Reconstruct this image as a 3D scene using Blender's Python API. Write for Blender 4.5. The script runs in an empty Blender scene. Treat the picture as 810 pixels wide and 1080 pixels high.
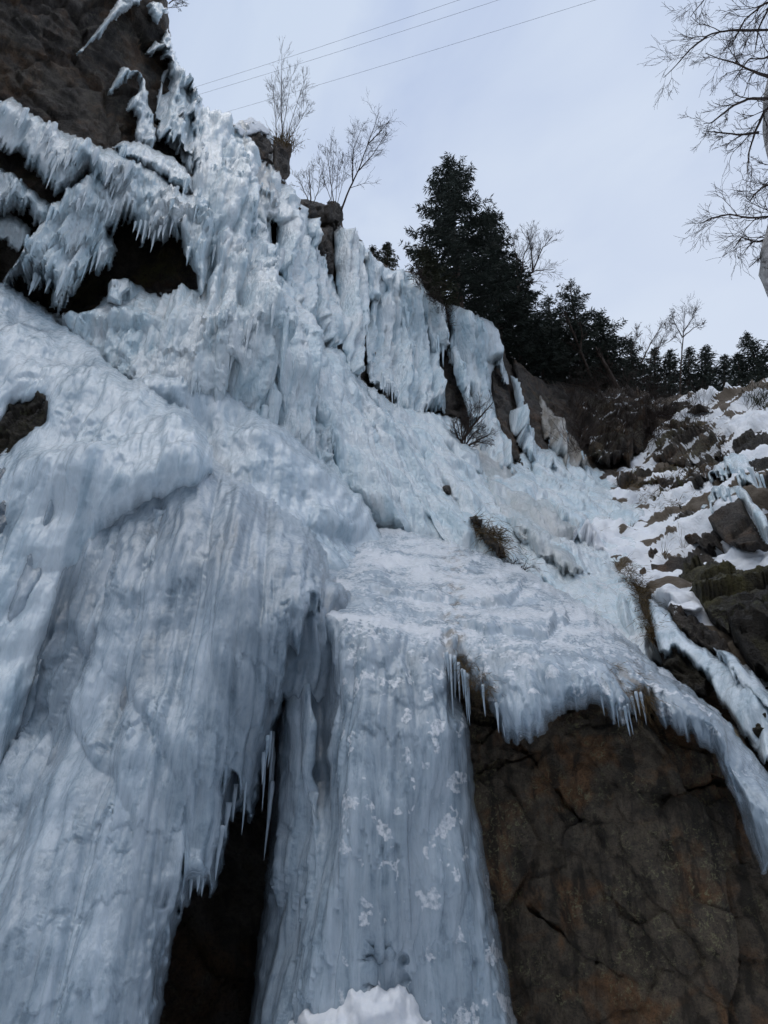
import bpy, math, random
import numpy as np
from mathutils import Vector, Matrix

random.seed(7)
rng = np.random.default_rng(11)
scene = bpy.context.scene
COL = scene.collection
R = math.radians

# ------------------------------------------------------------------ camera
CAM = np.array([0.0, 0.0, 1.7])
PITCH = R(32)
FPX = 540 / math.tan(R(35))
CP, SP = math.cos(PITCH), math.sin(PITCH)
cam = bpy.data.cameras.new('camera'); camo = bpy.data.objects.new('camera', cam); COL.objects.link(camo)
camo.location = CAM; camo.rotation_euler = (R(90) + PITCH, 0, 0)
cam.sensor_fit = 'VERTICAL'; cam.sensor_height = 36; cam.sensor_width = 27
cam.lens = 18 / math.tan(R(35)); cam.clip_start = 0.05; cam.clip_end = 4000
scene.camera = camo


def W(px, py, d):
    """photo bearing + distance along the optical axis -> world point"""
    px = np.asarray(px, float); py = np.asarray(py, float); d = np.asarray(d, float)
    dx = (px - 405) / FPX; dy = (540 - py) / FPX
    return np.stack([CAM[0] + d * dx, CAM[1] + d * (CP - dy * SP), CAM[2] + d * (SP + dy * CP)], -1)


# ------------------------------------------------------------------ noise
_r = np.random.default_rng(3)
PERM = _r.permutation(256).astype(np.int64); PERM = np.concatenate([PERM, PERM, PERM])
GR = _r.normal(size=(256, 3)); GR /= np.linalg.norm(GR, axis=1)[:, None]


def perlin(P, seed=0):
    P = P + seed * 17.31
    I = np.floor(P).astype(np.int64); f = P - I; I &= 255
    u = f * f * f * (f * (f * 6 - 15) + 10)
    out = 0
    for a in (0, 1):
        wa = u[..., 0] if a else 1 - u[..., 0]
        ha = PERM[(I[..., 0] + a) & 255]
        for b in (0, 1):
            wb = wa * (u[..., 1] if b else 1 - u[..., 1])
            hb = PERM[(ha + I[..., 1] + b) & 255]
            for c in (0, 1):
                h = PERM[(hb + I[..., 2] + c) & 255]
                g = GR[h]
                dt = g[..., 0] * (f[..., 0] - a) + g[..., 1] * (f[..., 1] - b) + g[..., 2] * (f[..., 2] - c)
                out = out + wb * (u[..., 2] if c else 1 - u[..., 2]) * dt
    return out * 1.7


def fbm(P, o=4, seed=0, g=0.5):
    s = 0; a = 1
    for k in range(o):
        s = s + a * perlin(P * 2.03 ** k, seed + k); a *= g
    return s


def billow(P, seed=0):
    return np.abs(perlin(P, seed))


def worley(P, seed=0):
    """nearest cell: offset vector, cell id random numbers, F2-F1"""
    I = np.floor(P).astype(np.int64)
    d1 = np.full(P.shape[:-1], 9.0); d2 = d1.copy()
    off = np.zeros_like(P); cid = np.zeros(P.shape[:-1], np.int64)
    for a in (-1, 0, 1):
        for b in (-1, 0, 1):
            for c in (-1, 0, 1):
                J = I + (a, b, c)
                h = PERM[(PERM[(PERM[(J[..., 0] + seed) & 255] + J[..., 1]) & 255] + J[..., 2]) & 255]
                q = J + 0.5 + GR[h] * 0.55
                v = P - q; dd = (v ** 2).sum(-1)
                m = dd < d1
                d2 = np.where(m, d1, np.minimum(d2, dd)); d1 = np.where(m, dd, d1)
                off = np.where(m[..., None], v, off); cid = np.where(m, h, cid)
    return off, cid, np.sqrt(d2) - np.sqrt(d1)


def sstep(a, b, x):
    t = np.clip((x - a) / (b - a), 0, 1); return t * t * (3 - 2 * t)


# ------------------------------------------------------------------ depth fields
def tps(pts, smooth=1e-4):
    pts = np.array(pts, float); X = pts[:, :2] / 500; y = np.log(pts[:, 2]); n = len(X)

    def K(A, B):
        r2 = ((A[:, None, :] - B[None]) ** 2).sum(-1) + 1e-12
        return 0.5 * r2 * np.log(r2)
    M = np.zeros((n + 3, n + 3)); M[:n, :n] = K(X, X) + smooth * np.eye(n)
    M[:n, n] = 1; M[:n, n + 1:] = X; M[n, :n] = 1; M[n + 1:, :n] = X.T
    w = np.linalg.solve(M, np.concatenate([y, [0, 0, 0]]))

    def f(px, py):
        sh = np.shape(px); A = np.stack([np.ravel(px), np.ravel(py)], -1) / 500
        o = np.empty(len(A))
        for i in range(0, len(A), 40000):
            a = A[i:i + 40000]
            o[i:i + 40000] = K(a, X) @ w[:n] + w[n] + a @ w[n + 1:]
        return np.exp(np.clip(o, math.log(3), math.log(75))).reshape(sh)
    return f


FA = tps([(-250, -200, 20), (80, -150, 27), (180, -120, 31), (-200, 60, 17), (0, 60, 20.5), (80, 80, 22), (165, 30, 26.5), (190, 60, 27.5), (150, 120, 22.5),
          (0, 200, 18.6), (100, 210, 19), (150, 280, 18.6), (-250, 250, 16), (0, 320, 17), (120, 340, 16.5),
          (205, 140, 24.5), (230, 200, 21.5), (220, 125, 26), (280, 330, 17.6), (300, 165, 29), (345, 225, 31), (270, 240, 22), (290, 200, 25.5), (320, 280, 25),
          (350, 300, 27.5), (320, 400, 18), (250, 430, 15.5), (350, 370, 22), (400, 290, 32), (430, 290, 33.5), (440, 440, 26.5), (380, 420, 22), (390, 350, 29), (400, 480, 19.5),
          (470, 380, 33), (500, 340, 36), (530, 440, 32), (520, 500, 25), (440, 520, 18.8), (560, 400, 39), (580, 520, 24.5), (600, 450, 36), (560, 565, 18.6),
          (560, 480, 29.5), (640, 600, 17), (700, 560, 21), (620, 500, 30), (690, 480, 33), (650, 430, 40), (740, 460, 31), (700, 410, 41), (640, 380, 46),
          (800, 405, 33), (785, 460, 27), (770, 540, 18), (800, 600, 14.5), (740, 620, 14), (700, 650, 12.8), (760, 700, 11), (810, 740, 9.6), (700, 720, 11.5),
          (1000, 380, 28), (1000, 600, 13), (1000, 800, 9), (600, 750, 11.5), (400, 700, 14), (200, 600, 14.5), (0, 500, 14), (0, 800, 9.6), (-250, 700, 9),
          (200, 950, 8.4), (400, 1000, 8.6), (750, 1000, 8.2), (1000, 1100, 7), (400, 1350, 7), (-200, 1300, 6.5), (1000, 1350, 6.5)])

# near ice: left lobe, middle lobe, big bulge, ramp with pillar and lip
FL1 = tps([(-200, 250, 14), (0, 300, 15.5), (100, 365, 14.2), (60, 340, 15), (60, 420, 12.2), (140, 400, 13), (200, 430, 12.6), (190, 480, 10.6), (120, 480, 10.9), (0, 420, 12.4), (200, 520, 10.2), (224, 492, 10.5),
           (110, 560, 10.2), (0, 560, 10), (-200, 500, 10), (60, 640, 9.3), (0, 760, 8.3), (30, 740, 8.5), (-150, 800, 7.6), (-150, 1000, 7)])
FL2 = tps([(100, 400, 13.7), (165, 388, 14.2), (255, 418, 14.3), (340, 485, 14.2), (395, 540, 13.4), (220, 440, 13.6), (280, 480, 12.9), (330, 540, 12.2), (240, 520, 12), (150, 480, 12.4), (200, 600, 11.2),
           (300, 620, 11), (400, 620, 12)])
FL3 = tps([(150, 560, 10), (215, 520, 10.6), (270, 522, 10.8), (335, 570, 10.3), (230, 570, 9.4), (290, 600, 8.9), (190, 620, 8.9), (330, 640, 8.6), (120, 640, 8.9), (250, 680, 8.1), (160, 720, 7.9), (300, 740, 8),
           (220, 820, 7.2), (100, 800, 7.3), (250, 850, 7.3), (60, 780, 8), (100, 900, 6.5), (0, 900, 7), (60, 1000, 5.9), (150, 1000, 6.0), (-100, 1050, 6), (60, 1100, 5.5), (60, 1350, 4.9), (-200, 1350, 5)])
FL5 = tps([(330, 585, 12.4), (380, 555, 14.4), (430, 560, 14), (500, 575, 13), (560, 605, 11.8), (640, 655, 9.9), (450, 600, 11.6), (400, 610, 10.9), (350, 640, 9.3), (520, 640, 9.8), (420, 660, 8.9), (480, 680, 8.6), (560, 690, 8.2),
           (620, 700, 8.1), (690, 700, 8.6), (545, 780, 7.3), (620, 750, 7.4), (690, 745, 7.5), (740, 760, 7.4), (790, 800, 7.1), (760, 800, 7), (810, 900, 6.3), (860, 880, 6.6), (340, 720, 8.3), (400, 740, 7.7), (460, 740, 7.7),
           (310, 850, 7.7), (400, 850, 6.9), (480, 850, 7.2), (400, 950, 6.5), (400, 1070, 6.1), (290, 1000, 7), (520, 1000, 6.7), (400, 1350, 5.2), (250, 1350, 5.6), (560, 1350, 5.6)])
FBO = tps([(490, 720, 8.9), (600, 740, 8.7), (700, 740, 8.6), (800, 850, 8.0), (560, 850, 8.0), (680, 800, 7.9), (650, 900, 7.5), (760, 950, 7.2), (540, 1000, 7.6), (650, 1080, 7.0), (800, 1080, 6.6), (1000, 1000, 7.4), (560, 1350, 6), (900, 1350, 5.6)])


# ------------------------------------------------------------------ masks
def sdf(px, py, poly):
    """signed distance in photo pixels, positive inside"""
    P = np.array(poly, float); Q = np.roll(P, -1, 0)
    d2 = np.full(px.shape, 1e12); ins = np.zeros(px.shape, bool)
    for (ax, ay), (bx, by) in zip(P, Q):
        ex, ey = bx - ax, by - ay
        t = np.clip(((px - ax) * ex + (py - ay) * ey) / (ex * ex + ey * ey + 1e-9), 0, 1)
        d2 = np.minimum(d2, (px - ax - t * ex) ** 2 + (py - ay - t * ey) ** 2)
        if ay != by:
            c = ((ay > py) != (by > py)) & (px < (bx - ax) * (py - ay) / (by - ay) + ax)
            ins ^= c
    return np.where(ins, 1, -1) * np.sqrt(d2)


def colc(px, py):
    """plumb-line coordinate: constant along a vertical line of the place"""
    return (px - 405) / (py + 694) * 1234


# ------------------------------------------------------------------ materials
def M(name):
    m = bpy.data.materials.new(name); m.use_nodes = True
    nt = m.node_tree; b = nt.nodes['Principled BSDF']
    return m, nt, b


class N:
    def __init__(s, nt): s.nt = nt
    def __call__(s, t, **kw):
        n = s.nt.nodes.new(t)
        for k, v in kw.items():
            if k.startswith('i_'):
                n.inputs[k[2:].replace('_', ' ')].default_value = v
            else:
                setattr(n, k, v)
        return n
    def link(s, a, b): s.nt.links.new(a, b)
    def noise(s, vec, scale, detail=4, rough=0.55, dist=0.0):
        n = s('ShaderNodeTexNoise'); n.inputs['Scale'].default_value = scale; n.inputs['Detail'].default_value = detail
        n.inputs['Roughness'].default_value = rough; n.inputs['Distortion'].default_value = dist
        s.link(vec, n.inputs['Vector']); return n.outputs['Fac']
    def ramp(s, fac, *stops):
        n = s('ShaderNodeValToRGB'); e = n.color_ramp.elements
        while len(e) < len(stops): e.new(0.5)
        for q, (p, c) in zip(e, stops):
            q.position = p; q.color = (c, c, c, 1) if isinstance(c, (int, float)) else (*c, 1)
        s.link(fac, n.inputs['Fac']); return n.outputs['Color']
    def mix(s, fac, a, b, mode="MIX"):
        n = s('ShaderNodeMix', data_type='RGBA', blend_type=mode)
        for sock, v in ((n.inputs[0], fac), (n.inputs[6], a), (n.inputs[7], b)):
            if isinstance(v, (int, float)): sock.default_value = v if sock.type == 'VALUE' else (v, v, v, 1)
            elif isinstance(v, tuple): sock.default_value = (*v, 1)
            else: s.link(v, sock)
        return n.outputs[2]
    def math(s, op, a, b=0.0):
        n = s('ShaderNodeMath', operation=op)
        for sock, v in ((n.inputs[0], a), (n.inputs[1], b)):
            if isinstance(v, (int, float)): sock.default_value = v
            else: s.link(v, sock)
        return n.outputs[0]
    def scaled(s, vec, sx, sy, sz):
        n = s('ShaderNodeMapping'); n.inputs['Scale'].default_value = (sx, sy, sz); s.link(vec, n.inputs['Vector']); return n.outputs[0]
    def bump(s, h, strength, dist, normal=None):
        n = s('ShaderNodeBump'); n.inputs['Strength'].default_value = strength; n.inputs['Distance'].default_value = dist
        s.link(h, n.inputs['Height'])
        if normal is not None: s.link(normal, n.inputs['Normal'])
        return n.outputs[0]


def ice_material(name, size, body, pale, clear, rough=0.3, contrast=0.5, bump=0.6, sss=0.0):
    """size: metres of the smallest visible grain; attribute 'wear': R snow, G brown stain, B clear ice"""
    m, nt, b = M(name); n = N(nt)
    P = n('ShaderNodeNewGeometry').outputs['Position']
    at = n('ShaderNodeAttribute', attribute_name='wear'); sep = n('ShaderNodeSeparateColor'); n.link(at.outputs['Color'], sep.inputs[0])
    st = n.scaled(P, 1, 1, 0.1)
    streak = n.noise(st, 0.07 / size, 5, 0.65, 0.5)
    fine = n.noise(n.scaled(P, 1, 1, 0.22), 0.45 / size, 4, 0.65, 0.3)
    mott = n.noise(P, 0.11 / size, 5, 0.65, 0.3)
    c = n.mix(n.ramp(streak, (0.41, 0), (0.6, 1)), body, pale)
    c = n.mix(n.math('MULTIPLY', n.ramp(mott, (0.45, 0), (0.66, 1)), contrast), c, pale)
    dk = n.math('MULTIPLY', n.ramp(n.math('ADD', n.math('MULTIPLY', streak, 0.5), n.math('MULTIPLY', mott, 0.5)), (0.36, 1), (0.46, 0)), contrast)
    c = n.mix(dk, c, clear)
    c = n.mix(n.math('MULTIPLY', n.ramp(fine, (0.34, 1), (0.5, 0)), 0.3 * contrast), c, clear)
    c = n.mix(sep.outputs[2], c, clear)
    c = n.mix(n.math('MULTIPLY', sep.outputs[1], n.ramp(streak, (0.3, 1), (0.7, 0.55))), c, (0.22, 0.165, 0.105))
    sn = n.math('ADD', sep.outputs[0], n.math('MULTIPLY', n.math('SUBTRACT', n.noise(P, 0.3 / size, 4, 0.68), 0.5), 1.5))
    snf = n.ramp(sn, (0.45, 0), (0.78, 0.9))
    c = n.mix(snf, c, (0.78, 0.81, 0.85))
    n.link(c, b.inputs['Base Color'])
    b.inputs['IOR'].default_value = 1.31
    r = n.mix(snf, rough, 0.85); n.link(n.math('ADD', r, n.math('MULTIPLY', n.math('SUBTRACT', mott, 0.5), 0.35)), b.inputs['Roughness'])
    vo = n('ShaderNodeTexVoronoi', feature='SMOOTH_F1'); vo.inputs['Scale'].default_value = 0.17 / size; n.link(n.scaled(P, 1, 1, 0.4), vo.inputs['Vector'])
    h = n.math('ADD', n.math('MULTIPLY', fine, 1.5), n.math('MULTIPLY', vo.outputs['Distance'], 0.7))
    h = n.math('ADD', h, n.math('MULTIPLY', mott, 0.9))
    h = n.math('ADD', h, n.math('MULTIPLY', snf, 0.5))
    n.link(n.bump(h, bump, size * 2.2), b.inputs['Normal'])
    if sss:
        b.subsurface_method = 'BURLEY'; b.inputs['Subsurface Weight'].default_value = sss; b.inputs['Subsurface Radius'].default_value = (0.85, 0.95, 1.0); b.inputs['Subsurface Scale'].default_value = size * 5
    b.inputs['Coat Weight'].default_value = 0.9; b.inputs['Coat Roughness'].default_value = 0.08; b.inputs['Coat IOR'].default_value = 1.31
    n.link(b.inputs['Normal'].links[0].from_socket, b.inputs['Coat Normal'])
    return m


def rock_material(name, size, dark, mid, rust, lichen, lich_amt=0.5):
    m, nt, b = M(name); n = N(nt)
    P = n('ShaderNodeNewGeometry').outputs['Position']
    at = n('ShaderNodeAttribute', attribute_name='wear'); sep = n('ShaderNodeSeparateColor'); n.link(at.outputs['Color'], sep.inputs[0])
    big = n.noise(P, 0.03 / size, 5, 0.6, 0.6); md = n.noise(P, 0.12 / size, 6, 0.68, 0.3); fine = n.noise(P, 0.9 / size, 4, 0.72)
    st = n.noise(n.scaled(P, 1, 1, 0.2), 0.09 / size, 4, 0.6, 0.4)
    c = n.mix(n.ramp(md, (0.38, 0), (0.6, 1)), dark, mid)
    c = n.mix(n.math('MULTIPLY', n.ramp(big, (0.5, 0), (0.62, 1)), 0.85), c, n.mix(n.ramp(md, (0.4, 0), (0.6, 1)), tuple(x * 0.6 for x in rust), rust))
    c = n.mix(n.math('MULTIPLY', n.ramp(st, (0.5, 0), (0.62, 1)), 0.8), c, tuple(x * 0.35 for x in dark))
    lm = n.ramp(n.noise(P, 0.3 / size, 6, 0.78, 0.8), (0.54, 0), (0.6, 1))
    lz = n.ramp(n.noise(P, 0.035 / size, 3, 0.5), (0.46, 0), (0.6, 1))
    c = n.mix(n.math('MULTIPLY', n.math('MULTIPLY', lm, lz), lich_amt), c, lichen)
    c = n.mix(n.math('MULTIPLY', sep.outputs[1], n.ramp(md, (0.35, 0), (0.6, 1))), c, (0.13, 0.12, 0.045))
    c = n.mix(n.math('MULTIPLY', n.ramp(fine, (0.34, 1), (0.52, 0)), 0.6), c, tuple(x * 0.4 for x in dark))
    sn = n.math('ADD', sep.outputs[0], n.math('MULTIPLY', n.math('SUBTRACT', fine, 0.5), 0.9))
    snf = n.ramp(sn, (0.46, 0), (0.56, 1))
    c = n.mix(snf, c, (0.78, 0.81, 0.85))
    n.link(c, b.inputs['Base Color']); b.inputs['Roughness'].default_value = 0.75; b.inputs['Specular IOR Level'].default_value = 0.35
    n.link(n.bump(n.math('ADD', n.math('MULTIPLY', md, 2.6), n.math('MULTIPLY', fine, 1.8)), 1.0, size * 1.6), b.inputs['Normal'])
    return m


def plain(name, col, var=0.35, scale=8, rough=0.85, stretch=1.0):
    m, nt, b = M(name); n = N(nt)
    P = n('ShaderNodeNewGeometry').outputs['Position']
    f = n.noise(n.scaled(P, 1, 1, stretch), scale, 5, 0.6)
    c = n.mix(n.ramp(f, (0.3, 0), (0.7, 1)), tuple(x * (1 - var) for x in col), tuple(min(1, x * (1 + var)) for x in col))
    n.link(c, b.inputs['Base Color']); b.inputs['Roughness'].default_value = rough; b.inputs['Specular IOR Level'].default_value = 0.25
    n.link(n.bump(f, 0.6, 0.02), b.inputs['Normal'])
    return m


def snow_material(name, size):
    m, nt, b = M(name); n = N(nt)
    P = n('ShaderNodeNewGeometry').outputs['Position']
    f = n.noise(P, 0.08 / size, 5, 0.6); g = n.noise(P, 0.9 / size, 4, 0.7)
    c = n.mix(n.ramp(f, (0.35, 0), (0.65, 1)), (0.70, 0.74, 0.80), (0.82, 0.84, 0.87))
    at = n('ShaderNodeAttribute', attribute_name='wear'); sep = n('ShaderNodeSeparateColor'); n.link(at.outputs['Color'], sep.inputs[0])
    dirt = n.math('ADD', sep.outputs[1], n.math('MULTIPLY', n.math('SUBTRACT', g, 0.5), 0.8))
    c = n.mix(n.ramp(dirt, (0.5, 0), (0.62, 1)), c, (0.075, 0.055, 0.035))
    n.link(c, b.inputs['Base Color']); b.inputs['Roughness'].default_value = 0.75
    nb = n.bump(f, 0.5, size * 4); nb = n.bump(g, 0.5, size * 0.6, nb); n.link(nb, b.inputs['Normal'])
    return m


MAT = dict(
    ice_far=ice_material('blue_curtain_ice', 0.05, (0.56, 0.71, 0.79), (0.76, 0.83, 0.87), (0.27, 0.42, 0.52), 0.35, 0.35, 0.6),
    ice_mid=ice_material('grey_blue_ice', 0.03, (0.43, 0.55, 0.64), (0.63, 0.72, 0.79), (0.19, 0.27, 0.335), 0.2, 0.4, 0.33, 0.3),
    ice_near=ice_material('grey_clear_ice_dimmed', 0.016, (0.285, 0.37, 0.445), (0.46, 0.54, 0.615), (0.09, 0.125, 0.16), 0.16, 0.45, 0.3, 0.4),  # clear grey ice, base colour also lowered to paint in dimmer light low down
    rock_far=rock_material('dark_cliff_rock', 0.05, (0.05, 0.042, 0.037), (0.105, 0.088, 0.074), (0.15, 0.085, 0.045), (0.19, 0.175, 0.13), 0.5),
    rock_near=rock_material('brown_lichen_rock', 0.016, (0.09, 0.075, 0.058), (0.20, 0.158, 0.112), (0.30, 0.155, 0.072), (0.34, 0.32, 0.18), 0.85),
    rock_wet=rock_material('black_wet_rock', 0.04, (0.02, 0.018, 0.016), (0.042, 0.036, 0.03), (0.05, 0.04, 0.02), (0.09, 0.095, 0.04), 0.6),
    snow=snow_material('wind_packed_snow', 0.05),
    snow_near=snow_material('fresh_snow', 0.012),
    needles=plain('dark_needles', (0.030, 0.038, 0.030), 0.6, 2),
    needles_warm=plain('olive_needles', (0.034, 0.036, 0.02), 0.5, 3),
    bark=plain('grey_brown_bark', (0.07, 0.052, 0.042), 0.5, 14, 0.9, 0.25),
    twig=plain('bare_twigs', (0.05, 0.036, 0.03), 0.4, 6),
    birch=plain('birch_bark', (0.42, 0.40, 0.38), 0.5, 9, 0.8, 2.5),
    grass=plain('dead_grass', (0.11, 0.075, 0.035), 0.6, 12),
    wire=plain('weathered_wire', (0.16, 0.17, 0.19), 0.2, 2, 0.6),
)


# ------------------------------------------------------------------ object helpers
def tag(o, label=None, cat=None, group=None, kind=None):
    if label: o['label'] = label
    if cat: o['category'] = cat
    if group: o['group'] = group
    if kind: o['kind'] = kind
    return o


def link_mesh(name, V, F, mat, parent=None, loc=None, smooth=True, wear=None):
    """V in world coordinates; origin placed at loc"""
    V = np.asarray(V, np.float32); me = bpy.data.meshes.new(name)
    if loc is None: loc = (0, 0, 0)
    V = V - np.asarray(loc, np.float32)
    if isinstance(F, np.ndarray):
        k = F.shape[1]; nf = len(F)
        me.vertices.add(len(V)); me.vertices.foreach_set('co', V.ravel())
        me.loops.add(nf * k); me.loops.foreach_set('vertex_index', F.astype(np.int32).ravel())
        me.polygons.add(nf); me.polygons.foreach_set('loop_start', np.arange(0, nf * k, k, dtype=np.int32))
    else:
        me.from_pydata(V.tolist(), [], F)
    me.polygons.foreach_set('use_smooth', np.full(len(me.polygons), smooth))
    if wear is not None:
        a = me.attributes.new('wear', 'FLOAT_COLOR', 'POINT'); a.data.foreach_set('color', np.asarray(wear, np.float32).ravel())
    me.update(); me.validate()
    me.materials.append(mat)
    o = bpy.data.objects.new(name, me); COL.objects.link(o)
    if parent is not None:
        o.parent = parent; o.location = Vector(loc) - parent.location
    else:
        o.location = loc
    return o


def empty(name, loc, label, cat, group=None):
    o = bpy.data.objects.new(name, None); COL.objects.link(o); o.location = loc; o.empty_display_size = 0.3
    return tag(o, label, cat, group, 'thing')


# ------------------------------------------------------------------ surfaces
def rock_disp(P, sc, amp, seed=0):
    q = P / sc + 0.28 * np.stack([perlin(P / sc * 0.8, seed + s) for s in (1, 2, 3)], -1)
    off, cid, e = worley(q * np.array([1, 1, 0.8]), seed)
    tilt = GR[(cid * 7 + 3) & 255]; lev = GR[(cid * 5 + 1) & 255][..., 0]
    d = (off * tilt).sum(-1) * 0.7 + lev * 0.35 - 0.22 * (1 - sstep(0.0, 0.10, e))
    off2, cid2, e2 = worley(q * 2.7 + 5, seed + 9)
    d2 = (off2 * GR[(cid2 * 11) & 255]).sum(-1) * 0.8 + GR[(cid2 * 3) & 255][..., 1] * 0.3 - 0.07 * (1 - sstep(0, 0.08, e2))
    return amp * (d + 0.42 * d2 + 0.22 * fbm(P / sc * 5, 4, seed + 4))


def grid_mesh(px, py, d, f, disp=None):
    """cells of a grid of bearings kept where f > 0, border verts pulled onto f = 0; returns V, F and the kept index"""
    gy, gx = np.gradient(f)
    s = px[0, 1] - px[0, 0]
    g2 = gx ** 2 + gy ** 2 + 1e-6
    near = (np.abs(f) < 1.1 * s * 1.0) & (f < 0)
    mx = np.where(near, np.clip(-f * gx / g2, -1.2, 1.2) * s, 0); my = np.where(near, np.clip(-f * gy / g2, -1.2, 1.2) * s, 0)
    keep = f > 0
    cell = keep[:-1, :-1].astype(int) + keep[1:, :-1] + keep[:-1, 1:] + keep[1:, 1:]
    cell = cell >= 2
    return px + mx, py + my, cell


def finish(P, cell):
    H, Wd = P.shape[:2]; idx = np.arange(H * Wd).reshape(H, Wd)
    a = idx[:-1, :-1][cell]; b = idx[:-1, 1:][cell]; c = idx[1:, 1:][cell]; d = idx[1:, :-1][cell]
    F = np.stack([a, d, c, b], -1)
    used = np.unique(F); mp = np.full(H * Wd, -1); mp[used] = np.arange(len(used))
    return P.reshape(-1, 3)[used], mp[F], used


def normals(P):
    du = np.gradient(P, axis=1); dv = np.gradient(P, axis=0)
    n = np.cross(du, dv); n /= np.linalg.norm(n, axis=-1, keepdims=True) + 1e-9
    s = np.sign(((CAM - P) * n).sum(-1, keepdims=True)); s[s == 0] = 1
    return n * s


def hang_strands(V, F, wv, P, n, d, ok, count, sc, seed):
    """thin plumb drips frozen to the lips of the sheet, part of its surface"""
    r = np.random.default_rng(seed); pick = np.flatnonzero(ok.ravel())
    if len(pick) == 0: return V, F, wv
    pick = r.choice(pick, min(count, len(pick)), replace=False); m = len(pick)
    Q = P.reshape(-1, 3)[pick]; nn = n.reshape(-1, 3)[pick].copy(); nn[:, 2] = 0; nn /= np.linalg.norm(nn, axis=1)[:, None] + 1e-6
    dd = d.ravel()[pick]; ln = sc * r.gamma(1.3, 0.22, m) + 0.1; ra = np.minimum(ln * 0.14, sc * np.exp(r.normal(-3.1, 0.5, m))) + dd * 0.0003
    ns, nr = 6, 6; ph = r.uniform(0, 6.28, m); vs = []
    for j in range(nr + 1):
        t = j / nr; rr = ra * ((1 - t) ** 0.8 * (0.8 + 0.35 * math.sin(t * 3.1)) + 0.03) * (1 + 0.12 * np.sin(ph * 3 + t * 14))
        for a in range(ns):
            an = ph + a / ns * 2 * math.pi
            q = Q + nn * (ra * 0.1)[:, None]
            vs.append(np.stack([q[:, 0] + rr * np.cos(an), q[:, 1] + rr * np.sin(an), q[:, 2] + ra * 2 - t * ln], -1))
    vs = np.stack(vs, 1)
    fs = []
    for j in range(nr):
        for a in range(ns):
            fs.append((j * ns + a, (j + 1) * ns + a, (j + 1) * ns + (a + 1) % ns, j * ns + (a + 1) % ns))
    fs = np.array(fs)[None] + (np.arange(m) * (nr + 1) * ns)[:, None, None] + len(V)
    w2 = np.repeat(wv[r.integers(0, len(wv), 1)] * 0 + np.array([[0, 0, 0, 1.0]]), m * (nr + 1) * ns, 0)
    return np.concatenate([V, vs.reshape(-1, 3)]), np.concatenate([F, fs.reshape(-1, 4)]), np.concatenate([wv, w2])


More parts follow.
